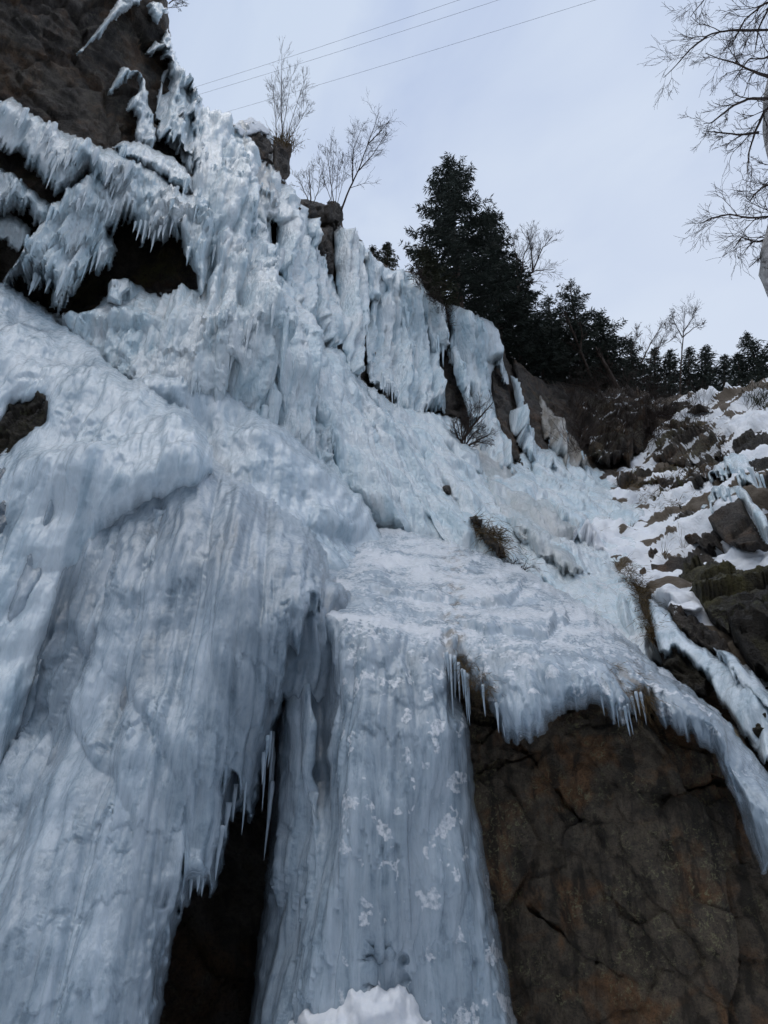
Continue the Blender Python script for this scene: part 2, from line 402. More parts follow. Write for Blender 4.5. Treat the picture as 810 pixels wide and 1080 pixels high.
def sheet(name, poly, field, mat, off=0.0, holes=(), step=1.6, roll=12, edge=1.0, teeth=0, tooth_w=6, rag=2.0, kind='ice', rib=0.15, lump=0.1, sc=1.0, seed=0,
          stain=0.0, clear=0.0, snow=0.0, moss=0.0, label=None, cat=None, group=None, okind=None, extra=None, wearfn=None, swell=0.0, tier=0.0, strands=0, grain=1.0, flowrib=0.3, terrace=0.0, col=None, steps=0.0, plumb=False):
    x0, y0 = np.min(poly, 0); x1, y1 = np.max(poly, 0)
    px, py = np.meshgrid(np.arange(x0 - 6, x1 + 6, step), np.arange(y0 - 6, y1 + 6, step))
    f = sdf(px, py, poly)
    for h in holes: f = np.minimum(f, -sdf(px, py, h))
    cc = colc(px, py)
    q = np.stack([cc / 9, py / 34, np.full_like(px, seed * 3.7)], -1)
    gy = np.gradient(f, axis=0) / step
    f = f + rag * (perlin(q, seed) + 0.6 * perlin(q * 2.3, seed + 1))
    if teeth:
        q = np.stack([cc / tooth_w, py / (tooth_w * 14), np.full_like(px, seed * 1.7)], -1)
        t = np.abs(perlin(q, seed + 5)) * 1.5 + 0.45 * np.abs(perlin(q * 2.1, seed + 6)) + 0.5 * (perlin(q * 0.35, seed + 7))
        f = f - teeth * np.clip(1 - t * 1.3, -0.3, 1) * np.clip(-gy - 0.15, 0, 1) * (np.abs(f) < teeth * 2.2)
    d = field(px, py) - off
    if extra is not None: d = d + extra(px, py)
    d0 = d
    mx, my, cell = grid_mesh(px, py, d, f)
    t = np.clip(f / roll, 0, 1)
    d = d + edge * (1 - np.sqrt(np.clip(1 - (1 - t) ** 2, 0, 1))) - swell * np.sqrt(np.clip(1 - (1 - np.clip(f / (roll * 3), 0, 1)) ** 2, 0, 1))
    P = W(mx, my, d)
    B = W(px, py, d0); n = normals(B); nz = n[..., 2]
    steep = 1 - sstep(0.35, 0.85, np.abs(nz))
    fade = sstep(0, roll * 0.6, f) * 0.9 + 0.1
    lipness = None
    if kind == 'ice':
        nm = n[f > 0].mean(0); nm /= np.linalg.norm(nm); dn = np.array([0, 0, -1.0]); dn = dn - nm * nm.dot(dn); dn /= np.linalg.norm(dn) + 1e-6; ac = np.cross(nm, dn)
        Q = np.stack([B @ ac, B @ dn, B @ nm], -1)
        if col or plumb:  # bearing round the vertical, in metres along the wall: columns run plumb whatever the lean of the wall
            az = np.arctan2(B[..., 0], B[..., 1]); Rm_ = np.median(np.hypot(B[..., 0], B[..., 1])[f > 0])
            Q = np.stack([az * Rm_ * 1.35, -B[..., 2], np.full_like(px, seed * 1.3)], -1)
        wv = Q / sc; wv[..., 0] += 0.15 * perlin(Q / sc * 0.5, seed + 20); wv = wv + 0
        SF = np.array([1, .10, .45])
        ribs = 0.9 * billow(wv * 0.6 * SF, seed + 2) + 0.8 * billow(wv * 1.5 * SF, seed + 3) + 0.55 * billow(wv * 3.6 * np.array([1, .11, .45]), seed + 4) + (0.28 if sc > 0.65 else 0.1) * billow(wv * 8.5 * np.array([1, .14, .45]), seed + 12) - 0.6
        lm = fbm(B / sc * 0.4, 3, seed + 8) * 0.9 + grain * (0.45 * billow(B / sc * 1.2 * np.array([1, 1, .5]), seed + 9) + 0.28 * billow(B / sc * 3.1 * np.array([1, 1, .5]), seed + 10) + 0.14 * billow(B / sc * 7.5 * np.array([1, 1, .6]), seed + 11)) - 0.2
        h = rib * ribs * (flowrib + (1 - flowrib) * steep) + lump * lm
        if col:
            cw, cd_ = col
            for w_, d_, o_ in ((cw, cd_, 50), (cw * 0.43, cd_ * 0.38, 60)):
                x = Q[..., 0] / w_ + 0.5 * perlin(Q / w_ * np.array([.55, .05, .15]), seed + o_) + 0.18 * perlin(Q / w_ * np.array([1.3, .12, .12]), seed + o_ + 1)
                ci = np.floor(x); xx = 2 * (x - ci) - 1
                hv = GR[(ci.astype(np.int64) * 7 + seed) & 255][..., 0]
                h = h + d_ * (np.clip(1 - np.abs(xx) ** 2.6, 0, 1) ** 0.85 * (1 + 0.45 * hv) - 0.7) * (0.35 + 0.65 * steep)
        if steps > 0:
            for T, am, sd in ((3.6, 1.0, 70),):
                z = (-Q[..., 1]) / (T * sc) + 1.3 * perlin(Q / sc * np.array([.3, .12, .2]), seed + sd) + 0.35 * perlin(Q / sc * np.array([.9, .25, .3]), seed + sd + 1) + 0.22 * billow(Q / sc * np.array([1.9, .2, .4]), seed + sd + 2)
                u = z - np.floor(z)
                h = h + steps * am * ((1 - u) ** 0.8 * np.sqrt(sstep(0, 0.22, u)) - 0.35) * sstep(-0.35, 0.2, perlin(Q / sc * np.array([.35, .3, .3]), seed + sd + 3))
        if tier > 0:
            for T, am, sd in ((2.1, 1.0, 30), (0.95, 0.6, 40)):
                fl = np.array([1, 1, 0.05])
                jag = 0.55 * billow(B / sc * 2.6 * fl, seed + sd) + 0.4 * billow(B / sc * 6.0 * fl, seed + sd + 1)
                z = B[..., 2] / (T * sc) + 1.5 * perlin(B / sc * np.array([.42, .42, .12]), seed + sd + 2) + jag
                u = z - np.floor(z)
                pw = sstep(-0.25, 0.35, perlin(B / sc * np.array([.5, .5, .35]), seed + sd + 3))
                tt = am * pw * (1 - u) ** 0.6 * sstep(1.0, 0.94, 1 - u)
                tt = am * pw * ((1 - u) ** 0.7)
                h = h + tier * tt * (0.25 + 0.75 * steep)
                if sd == 30: lipness = ((u < 0.25) & (pw > 0.35) & (steep > 0.6))
    elif kind == 'rock':
        h = rock_disp(B, sc, rib, seed)
        if terrace:
            z = B[..., 2] / (0.9 * sc) + 0.9 * fbm(B / sc * 0.5, 3, seed + 30); u = z - np.floor(z)
            h = h + terrace * (1 - u) ** 0.8 * sstep(-0.3, 0.3, perlin(B / sc * 0.7, seed + 33))
    else:
        h = lump * (fbm(B / sc * 0.5, 4, seed + 8) + 0.4 * billow(B / sc * 2.2, seed + 9))
    P = P + n * (h * fade)[..., None]
    n2 = normals(P)
    up = np.clip(n2[..., 2], 0, 1)
    if kind == 'ice':
        sn = sstep(0.6, 0.95, up) * 0.35 + snow * (0.35 + 0.9 * fbm(B / sc * 0.9, 3, seed + 15) + 0.5 * up)
        st = stain * (1.0 + 0.8 * perlin(B / sc * np.array([.6, .6, .1]), seed + 16))
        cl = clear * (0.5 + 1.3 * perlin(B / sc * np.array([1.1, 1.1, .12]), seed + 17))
    else:
        sn = snow * sstep(0.35, 0.75, up + 0.35 * fbm(B / sc * 1.2, 3, seed + 15))
        st = moss * sstep(-0.2, 0.5, fbm(B / sc * 0.6, 3, seed + 16)) if kind == 'rock' else stain * (0.5 + 1.2 * fbm(B / sc * 0.8, 4, seed + 16))
        cl = 0 * px
    wear = np.stack([np.clip(sn, 0, 1), np.clip(st, 0, 1), np.clip(cl, 0, 1), 0 * px + 1], -1)
    if wearfn is not None: wear = np.clip(wearfn(px, py, wear, B, n2), 0, 1)
    V, F, used = finish(P, cell)
    c = np.array([V[:, 0].mean(), V[:, 1].mean(), V[:, 2].min()])
    wv_ = wear.reshape(-1, 4)[used]
    if strands and lipness is not None:
        V, F, wv_ = hang_strands(V, F, wv_, P, n, d, lipness & (f > 4), strands, sc, seed)
    o = link_mesh(name, V, F, mat, None, c, True, wv_)
    tag(o, label, cat, group, okind or 'thing')
    return o




def icicles(parent, line, field, n, lpx, off=0.15, mat=None, wpx=3.0, seed=0):
    """single icicles hanging plumb from a lip given as a line of bearings"""
    r = np.random.default_rng(seed + 100)
    L = np.array(line, float); seg = np.linalg.norm(np.diff(L, axis=0), axis=1); cum = np.concatenate([[0], np.cumsum(seg)])
    for k in range(n):
        s = (k + r.uniform(0.1, 0.9)) / n * cum[-1]; i = min(np.searchsorted(cum, s, 'right') - 1, len(seg) - 1)
        p = L[i] + (L[i + 1] - L[i]) * (s - cum[i]) / seg[i]
        d = float(field(np.array([p[0]]), np.array([p[1]]))[0]) - off + r.uniform(-0.08, 0.15)
        if r.random() < 0.2: continue
        up_ = r.uniform(10, 18); top = W(p[0], p[1] - up_, d + 0.12 + 0.006 * d); m = d / FPX
        ln = (up_ + lpx * r.choice([0.25, 0.4, 0.6, 0.8, 1.15])) * m * 1.1; rad = wpx * m * r.uniform(0.55, 1.2)
        ns, nr = 9, 8; V = []; F = []
        ph = r.uniform(0, 6.28); lean = r.normal(0, 0.02, 2)
        for j in range(nr + 1):
            t = j / nr; rr = rad * (1 - t) ** 0.75 * (1 + 0.18 * math.sin(t * 17 + ph) * (1 - t)) + 0.0015
            for a in range(ns):
                an = a / ns * 2 * math.pi
                q = rr * (1 + 0.2 * math.sin(an * 3 + ph + t * 2))
                V.append((top[0] + q * math.cos(an) + lean[0] * t * ln + 0.12 * rad * math.sin(t * 5 + ph), top[1] + q * math.sin(an) + lean[1] * t * ln, top[2] - t * ln))
        for j in range(nr):
            for a in range(ns):
                F.append((j * ns + a, j * ns + (a + 1) % ns, (j + 1) * ns + (a + 1) % ns, (j + 1) * ns + a))
        F.append(tuple(range(ns - 1, -1, -1)))
        F.append(tuple(nr * ns + a for a in range(ns)))
        link_mesh('icicle', V, F, mat or parent.data.materials[0], parent, tuple(top), True)


#SETTING
# ------------------------------------------------------------------ cliff and slope
SKY = [(-260, -260), (150, -260), (172, -60), (178, 30), (186, 70), (215, 112), (243, 132), (262, 127), (286, 142), (304, 152), (300, 190), (310, 207), (345, 216), (358, 214), (362, 240),
       (382, 256), (397, 272), (412, 284), (432, 287), (446, 294), (455, 310), (470, 320), (500, 336), (522, 346), (532, 372), (548, 398), (572, 398), (600, 405), (640, 408), (690, 420), (722, 416),
       (762, 412), (790, 406), (812, 399), (1080, 350)]
CLIFF = SKY + [(1080, 1400), (-260, 1400)]
H_MAIN = [(12, 304), (25, 292), (45, 292), (57, 286), (75, 292), (95, 272), (112, 262), (122, 250), (112, 240), (132, 222), (142, 240), (165, 248), (187, 238), (200, 268), (212, 290), (213, 309), (185, 312), (165, 313), (140, 312), (110, 330), (85, 333), (50, 330)]
H_UP = [(-40, 120), (0, 142), (9, 152), (25, 161), (41, 176), (55, 194), (70, 204), (56, 221), (44, 206), (20, 188), (0, 181), (-40, 160)]
H_LOW = [(-40, 236), (-5, 232), (8, 240), (22, 252), (14, 282), (4, 299), (-40, 286)]
H_SM = [(28, 222), (42, 226), (42, 243), (34, 242)]
H_NOTCH = [(284, 232), (293, 236), (294, 268), (288, 258)]
HOLES = [H_MAIN, H_UP, H_LOW, H_SM, H_NOTCH]


def cliff_extra(px, py):
    e = np.full(px.shape, 0.55) * (0.5 + field_scale(px, py))
    for h, k in zip(HOLES, (0.7, 0.6, 0.5, 0.8, 1.6)):
        e = e + k * sstep(-14, 10, sdf(px, py, h))
    return e


def field_scale(px, py):
    return np.clip(FA(px, py) / 30, 0.3, 1.2)


def cliff_wear(px, py, w, P, n):
    g = np.maximum(sstep(-5, 25, sdf(px, py, H_MAIN)), 0.6 * sstep(-5, 10, sdf(px, py, H_UP)))
    w[..., 1] = np.maximum(w[..., 1] * 0.25, g * sstep(-0.1, 0.4, fbm(P * 0.7, 3, 5)) * 0.9)
    return w


sheet('cliff', CLIFF, FA, MAT['rock_far'], step=2.6, roll=10, edge=1.2, rag=1.5, kind='rock', rib=0.34, sc=1.7, seed=3, moss=0.3, extra=cliff_extra, okind='structure', wearfn=cliff_wear)

# plateau behind the cliff edge, so that trees stand on ground
sk = np.array(SKY[2:], float); cum = np.concatenate([[0], np.cumsum(np.linalg.norm(np.diff(sk, axis=0), axis=1))])
ss = np.linspace(0, cum[-1], 160); sx = np.interp(ss, cum, sk[:, 0]); sy = np.interp(ss, cum, sk[:, 1])
e0 = W(sx, sy + 10, FA(sx, sy + 10) + 1.2)
rows = []
for k, t in enumerate([0, 1.5, 4, 8, 14, 22, 34, 60, 120, 300]):
    r_ = e0.copy(); r_[:, 1] += t; r_[:, 2] += 0.12 * t - 0.4 * (k == 0) + 0.35 * perlin(r_ * 0.3, 4) * min(t, 4) / 4
    r_[:, 0] += (sx - 405) / 405 * t * 0.9
    rows.append(r_)
Pp = np.stack(rows, 0); Vp, Fp, _ = finish(Pp, np.ones((len(rows) - 1, 159), bool))
tag(link_mesh('plateau', Vp, Fp, MAT['snow'], wear=np.tile([0, 0.35, 0, 1], (len(Vp), 1))), kind='structure')

# valley floor under the camera, reaching the horizon
gx = np.concatenate([-np.geomspace(1500, 8, 26), np.linspace(-7, 7, 60), np.geomspace(8, 1500, 26)])
gxx, gyy = np.meshgrid(gx, gx)
gz = 0.05 * fbm(np.stack([gxx * 0.5, gyy * 0.5, gxx * 0], -1), 3, 2)
Vg, Fg, _ = finish(np.stack([gxx, gyy, gz], -1), np.ones((len(gx) - 1, len(gx) - 1), bool))
tag(link_mesh('ground', Vg, Fg[:, ::-1], MAT['snow'], wear=np.tile([0, 0.1, 0, 1], (len(Vg), 1))), kind='structure')

# unseen hillside added behind the camera to block skylight and darken the lower ice
a = np.linspace(-2.0, 2.0, 60); hgt = np.linspace(0, 1, 24); aa, hh = np.meshgrid(a, hgt)
rad = 26 + 34 * hh
hx = np.sin(aa) * rad; hy = -np.cos(aa) * rad * 0.9 - 2
hz = 46 * hh ** 0.85 * (0.35 + 0.65 * np.cos(aa * 0.62) ** 1.5) + 1.5 * fbm(np.stack([hx * .1, hy * .1, hh * 3], -1), 3, 6) - 1.0
hill_mat = rock_material('added_dark_slope', 0.4, (0.025, 0.028, 0.02), (0.06, 0.05, 0.04), (0.08, 0.06, 0.04), (0.1, 0.1, 0.08), 0.3)
Vh, Fh, _ = finish(np.stack([hx, hy, hz], -1), np.ones((23, 59), bool))
up = np.tile([0.3, 0.2, 0, 1], (len(Vh), 1))
tag(link_mesh('sky_blocking_hill', Vh, Fh, hill_mat, wear=up), kind='structure')
#ICE
#PLANTS
#LIGHT
# ------------------------------------------------------------------ ice on the upper wall
def ice(name, label, cat, poly, field, mat, **k):
    far = mat == 'ice_far'; late = k['seed'] > 45
    k.setdefault('tier', ({'ice_curtain': 0.05 if late else 0.2, 'ice_column': 0.05, 'ice_ledge': 0.18, 'ice_flow': 0.0, 'ice_bulge': 0.08}.get(name, 0.15)) if far else 0.04)
    area = abs(sum(a[0] * b[1] - b[0] * a[1] for a, b in zip(poly, poly[1:] + poly[:1]))) / 2
    k.setdefault('strands', int(area * (0.006 if late else 0.005)) if far and name not in ('ice_flow', 'ice_bulge') else 0)
    if far: k['lump'] = k.get('lump', 0.1) * (0.32 if late and name != 'ice_flow' else 0.55)
    if far and name == 'ice_flow': k.setdefault('grain', 0.7); k['lump'] *= 1.4; k.setdefault('flowrib', 0.6)
    if far and late and name != 'ice_flow': k['rib'] *= 1.3; k.setdefault('col', (0.8, 0.6))
    if far and name in ('ice_flow', 'ice_bulge'): k.setdefault('steps', 0.25)
    if far and not late: k.setdefault('plumb', True)
    if not far: k.setdefault('grain', 0.3); k.setdefault('steps', {'ice_bulge': 0.2}.get(name, 0.1))
    return sheet(name, poly, field, MAT[mat], label=label, cat=cat, **k)


# thin sheet frozen to the wall, between and under the drapes
WALL_ICE = [(186, 60), (216, 112), (243, 133), (262, 128), (285, 140), (292, 160), (296, 200), (306, 200), (316, 218), (340, 240), (352, 300), (362, 330), (372, 420), (430, 440), (480, 440), (520, 470),
            (545, 478), (585, 470), (640, 500), (690, 545), (700, 590), (660, 625), (700, 700), (560, 760), (380, 700), (120, 640), (-200, 560), (-200, 330), (0, 300), (60, 330), (100, 330), (118, 305), (140, 300), (170, 310), (208, 308),
            (216, 290), (204, 262), (192, 236), (200, 190), (184, 160), (165, 120), (170, 80)]
sheet('frozen_cascade', WALL_ICE, FA, MAT['ice_far'], off=0.1, holes=[H_NOTCH], roll=12, edge=0.9, teeth=8, rag=3, rib=0.34, lump=0.26, sc=1.25, seed=21, step=1.6, flowrib=0.4, tier=0.06, col=(1.5, 0.4), steps=0.25, strands=250, grain=0.6, snow=0.12,
      label='broad pale blue sheet of ice covering the middle of the cliff below the skyline', cat='ice sheet')

# ledge drapes at the left
o = ice('ice_ledge', 'long knobbly ice shelf slanting down from the left edge under the bare dark rock', 'ice ledge',
    [(-220, 20), (-60, 96), (0, 107), (14, 103), (24, 112), (34, 120), (58, 134), (86, 147), (104, 154), (126, 160), (150, 176), (140, 200), (110, 205), (92, 186), (84, 196), (70, 211), (56, 206), (42, 190), (26, 174), (8, 162), (-20, 152), (-220, 80)],
    FA, 'ice_far', off=1.7, roll=14, edge=1.7, teeth=9, tooth_w=9, rag=2.5, rib=0.30, lump=0.30, sc=1.0, seed=31, snow=0.15)
o = ice('ice_ledge', 'short rounded ice tongue at the left edge between two dark hollows', 'ice ledge',
    [(-220, 120), (-40, 160), (0, 178), (18, 185), (38, 203), (54, 216), (58, 232), (50, 246), (36, 240), (30, 226), (16, 226), (4, 232), (-40, 225), (-220, 200)],
    FA, 'ice_far', off=1.5, roll=12, edge=1.5, teeth=8, rag=2.5, rib=0.25, lump=0.3, sc=1.0, seed=32, snow=0.15)
o = ice('ice_ledge', 'pinkish grey ice flap low at the left edge, under the short rounded tongue', 'ice ledge',
    [(-220, 200), (-20, 224), (14, 226), (34, 240), (32, 252), (20, 266), (6, 258), (-30, 250), (-220, 250)],
    FA, 'ice_far', off=1.0, roll=8, edge=1.2, teeth=5, rag=2, rib=0.2, lump=0.15, sc=0.8, seed=33, stain=0.25)
o = ice('ice_curtain', 'fringed ice drape hanging in two tiers over the large mossy hollow', 'ice curtain',
    [(54, 224), (72, 206), (90, 190), (106, 172), (126, 165), (150, 172), (172, 184), (190, 204), (204, 205), (220, 214), (226, 240), (224, 270), (216, 306), (210, 318), (206, 290), (198, 272), (190, 254), (182, 248), (164, 262), (148, 258), (138, 236),
     (130, 240), (118, 250), (124, 264), (116, 286), (100, 288), (88, 300), (78, 316), (72, 322), (62, 332), (54, 326), (56, 308), (46, 308), (34, 306), (22, 302), (6, 316), (2, 306), (14, 280), (28, 258), (44, 240)],
    FA, 'ice_far', off=1.5, roll=13, edge=1.6, teeth=14, tooth_w=8, rag=2.5, rib=0.42, lump=0.26, sc=0.95, seed=34, snow=0.1)
icicles(o, [(30, 300), (60, 312), (76, 302)], FA, 5, 20, 1.6, wpx=2.6, seed=1)
icicles(o, [(142, 246), (165, 256), (184, 246)], FA, 8, 18, 1.6, wpx=1.9, seed=2)
icicles(o, [(188, 254), (200, 276), (212, 300)], FA, 5, 24, 1.6, wpx=2.4, seed=3)
o = ice('ice_arch', 'low ice arch with thin curved rims above the drape with the mossy hollow', 'ice arch',
    [(118, 156), (128, 148), (148, 150), (166, 158), (182, 166), (196, 178), (203, 190), (204, 204), (194, 208), (184, 200), (170, 186), (150, 176), (130, 168)],
    FA, 'ice_far', off=1.1, roll=7, edge=1.0, teeth=5, rag=2, rib=0.24, lump=0.2, sc=0.8, seed=35)
o = ice('ice_hook', 'hooked ice streamer clinging to the bare rock, bent like a claw', 'ice streamer',
    [(108, 102), (116, 92), (122, 78), (130, 67), (138, 74), (146, 76), (152, 86), (157, 108), (162, 126), (165, 150), (158, 160), (146, 152), (142, 140), (144, 128), (138, 120), (132, 118), (138, 104), (146, 98), (146, 88), (138, 84), (130, 90), (118, 100)],
    FA, 'ice_far', off=0.35, roll=6, edge=0.7, teeth=6, rag=2.2, rib=0.25, lump=0.2, sc=0.8, seed=36, snow=0.2)
o = ice('ice_streamer', 'thin slanting ice strip on the bare rock near the top edge', 'ice streamer',
    [(80, 58), (90, 46), (104, 30), (118, 12), (126, -4), (140, -20), (150, -12), (146, 6), (136, 12), (128, 14), (112, 30), (100, 44), (86, 58)],
    FA, 'ice_far', off=0.2, roll=5, edge=0.6, teeth=4, rag=2.0, rib=0.2, lump=0.2, sc=0.7, seed=37, snow=0.3)
o = ice('ice_streamer', 'small ice scrap at the top of the rock beside the twigs', 'ice streamer',
    [(152, 6), (160, 0), (172, 4), (178, 14), (170, 18), (166, 26), (160, 20), (156, 14)], FA, 'ice_far', off=0.3, roll=4, edge=0.6, teeth=5, rag=2, rib=0.2, lump=0.2, sc=0.7, seed=38, snow=0.3)
o = ice('ice_curtain', 'tattered ice fringe along the skyline edge of the bare rock', 'ice curtain',
    [(152, 58), (160, 50), (170, 38), (176, 30), (184, 50), (190, 74), (200, 94), (214, 110), (216, 130), (220, 160), (214, 190), (205, 186), (196, 172), (188, 164), (178, 158), (166, 152), (164, 138), (172, 124), (176, 108), (180, 88), (180, 72), (172, 62), (160, 58)],
    FA, 'ice_far', off=0.6, roll=8, edge=1.2, teeth=14, tooth_w=5, rag=3, rib=0.3, lump=0.3, sc=0.9, seed=39, snow=0.1,
    holes=[[(192, 104), (200, 100), (200, 112), (194, 116)], [(192, 136), (198, 132), (203, 146), (200, 152)], [(164, 156), (172, 152), (176, 162), (168, 163)]])
# tall apron left of centre
o = ice('ice_curtain', 'tall smooth ice apron between the mossy hollow and the creamy frozen runnel', 'ice curtain',
    [(206, 196), (214, 160), (214, 118), (236, 130), (254, 150), (262, 184), (268, 220), (280, 250), (292, 285), (318, 330), (340, 372), (346, 430), (346, 530), (320, 520), (285, 490), (250, 465), (215, 450), (180, 436), (140, 430), (120, 372), (128, 330), (150, 312), (185, 309), (212, 304), (220, 290), (216, 260)],
    FA, 'ice_far', off=0.4, roll=16, edge=1.3, teeth=4, rag=2.5, rib=0.48, lump=0.38, sc=1.1, seed=41, tier=0.14, col=(1.7, 0.5), steps=0.4, step=1.5, snow=0.05)
o = ice('ice_bulge', 'cluster of lumpy ice bosses under the tall smooth apron', 'ice bulge',
    [(222, 330), (236, 318), (262, 322), (292, 335), (306, 372), (300, 400), (296, 446), (276, 448), (250, 432), (238, 410), (246, 390), (226, 380)], FA, 'ice_far', off=0.75, roll=16, edge=0.8, teeth=3, rag=4, rib=0.25, lump=0.6, sc=0.8, seed=42, strands=60)
o = ice('ice_bulge', 'lumpy ice ledge along the lower rim of the mossy hollow', 'ice bulge',
    [(60, 336), (86, 334), (106, 322), (114, 310), (126, 316), (150, 306), (170, 311), (196, 308), (222, 312), (246, 330), (248, 372), (240, 430), (200, 430), (160, 424), (120, 410), (80, 375)], FA, 'ice_far', off=0.7, roll=12, edge=1.0, teeth=3, rag=3, rib=0.2, lump=0.6, sc=0.9, seed=43)
o = ice('ice_stump', 'broken ice stump standing on the ledge below the fringed drape', 'ice stump',
    [(112, 320), (114, 300), (124, 294), (136, 294), (138, 304), (130, 312), (128, 322)], FA, 'ice_far', off=1.3, roll=5, edge=0.6, rag=1.2, rib=0.08, lump=0.1, sc=0.5, seed=44)
o = ice('ice_curtain', 'creamy yellowish frozen runnel under the two black rocks', 'ice curtain',
    [(246, 132), (262, 127), (276, 130), (286, 142), (278, 138), (266, 140), (262, 150), (266, 164), (280, 172), (288, 182), (294, 206), (292, 232), (283, 236), (281, 258), (272, 238), (264, 215), (260, 184), (252, 152)],
    FA, 'ice_far', off=0.5, roll=8, edge=0.8, teeth=6, rag=2.5, rib=0.2, lump=0.34, sc=0.8, seed=45, stain=0.55)
o = ice('ice_column', 'blue ice column right of the narrow black notch in the apron', 'ice column',
    [(284, 172), (296, 184), (306, 196), (309, 224), (318, 242), (332, 262), (336, 290), (334, 330), (336, 362), (328, 352), (312, 330), (300, 300), (292, 276), (294, 240), (284, 222)],
    FA, 'ice_far', off=0.7, roll=11, edge=1.1, teeth=9, rag=2.5, rib=0.34, lump=0.24, sc=0.9, seed=46)
o = ice('ice_column', 'ragged ice flow below the low rocks with the bare birch clumps', 'ice column',
    [(312, 222), (320, 228), (330, 232), (338, 250), (344, 268), (350, 284), (356, 300), (358, 330), (360, 364), (354, 372), (338, 366), (331, 340), (331, 310), (328, 280), (318, 250)],
    FA, 'ice_far', off=0.5, roll=9, edge=1.0, teeth=10, rag=2.5, rib=0.34, lump=0.22, sc=0.9, seed=47)
o = ice('ice_column', 'slender pale ice column just right of the brown rock stack', 'ice column',
    [(352, 244), (358, 238), (364, 244), (376, 254), (382, 266), (383, 300), (384, 330), (380, 360), (384, 392), (378, 404), (366, 400), (362, 372), (358, 330), (356, 300), (352, 270)],
    FA, 'ice_far', off=1.0, roll=10, edge=1.1, teeth=8, rag=2, rib=0.36, lump=0.2, sc=0.85, seed=48)
o = ice('ice_column', 'narrow ice column left of the widest upper curtain, split off by a black slot', 'ice column',
    [(382, 258), (390, 264), (396, 272), (404, 280), (410, 296), (408, 318), (398, 322), (391, 316), (388, 330), (384, 326), (386, 300)],
    FA, 'ice_far', off=0.9, roll=8, edge=1.0, teeth=8, rag=2, rib=0.3, lump=0.2, sc=0.85, seed=49)
o = ice('ice_curtain', 'widest ribbed curtain of the upper wall, ending in a row of short icicles', 'ice curtain',
    [(400, 280), (412, 283), (430, 286), (444, 292), (452, 310), (456, 336), (462, 372), (470, 410), (469, 436), (452, 440), (438, 444), (420, 428), (412, 414), (402, 414), (390, 404), (387, 370), (388, 330), (394, 312), (408, 306)],
    FA, 'ice_far', off=1.2, roll=18, edge=1.5, teeth=10, tooth_w=6, rag=2.5, rib=0.5, lump=0.26, sc=1.0, seed=50, step=1.3)
icicles(o, [(400, 408), (420, 422)], FA, 9, 14, 1.6, wpx=1.5, seed=5)
o = ice('ice_curtain', 'short fringe of long thin icicles under the dark spruce', 'ice curtain',
    [(440, 300), (452, 306), (462, 318), (470, 326), (474, 350), (475, 380), (468, 372), (462, 386), (456, 384), (448, 352), (440, 320)],
    FA, 'ice_far', off=1.5, roll=7, edge=1.2, teeth=22, tooth_w=4.5, rag=1.5, rib=0.35, lump=0.12, sc=0.7, seed=51, stain=0.12)
icicles(o, [(455, 370), (474, 366)], FA, 9, 22, 1.8, wpx=1.6, seed=6)
o = ice('ice_curtain', 'tall white ice cape draped from the foot of the dark spruce to the bush', 'ice curtain',
    [(468, 318), (482, 322), (500, 332), (516, 338), (524, 350), (530, 374), (528, 392), (521, 384), (519, 396), (520, 420), (528, 452), (540, 484), (548, 510), (520, 500), (502, 470), (496, 452), (497, 436), (488, 408), (478, 384), (476, 350)],
    FA, 'ice_far', off=1.3, roll=12, edge=1.5, teeth=8, rag=2.5, rib=0.45, lump=0.24, sc=1.0, seed=52, step=1.3)
o = ice('ice_column', 'thin leaning ice column in front of the tall white cape', 'ice column',
    [(478, 362), (484, 366), (487, 380), (492, 400), (499, 418), (503, 440), (497, 448), (490, 430), (483, 408), (479, 388)], FA, 'ice_far', off=2.2, roll=6, edge=1.0, teeth=8, rag=1.5, rib=0.2, lump=0.15, sc=0.7, seed=53)
o = ice('ice_column', 'dark veined icicle cluster at the right rim of the tall white cape', 'ice column',
    [(522, 366), (530, 372), (536, 392), (538, 408), (533, 404), (529, 396), (525, 384)], FA, 'ice_far', off=1.5, roll=4, edge=0.8, teeth=10, tooth_w=4, rag=1.5, rib=0.25, lump=0.1, sc=0.6, seed=54, stain=0.2)
o = ice('ice_column', 'blue ice column split in two strands, left of the brown stained cascade', 'ice column',
    [(538, 396), (545, 402), (552, 424), (556, 446), (566, 468), (582, 478), (590, 494), (570, 498), (552, 480), (540, 462), (535, 440), (537, 432), (545, 436), (541, 418)],
    FA, 'ice_far', off=1.2, roll=8, edge=1.2, teeth=6, rag=2, rib=0.35, lump=0.2, sc=0.9, seed=55)
o = ice('ice_curtain', 'brown stained frozen cascade below the leaning conifers', 'ice curtain',
    [(568, 414), (576, 424), (584, 440), (596, 446), (606, 462), (616, 478), (624, 492), (604, 500), (586, 484), (574, 464), (570, 440)],
    FA, 'ice_far', off=1.0, roll=9, edge=1.2, teeth=6, rag=2, rib=0.35, lump=0.3, sc=0.9, seed=56, stain=1.5)
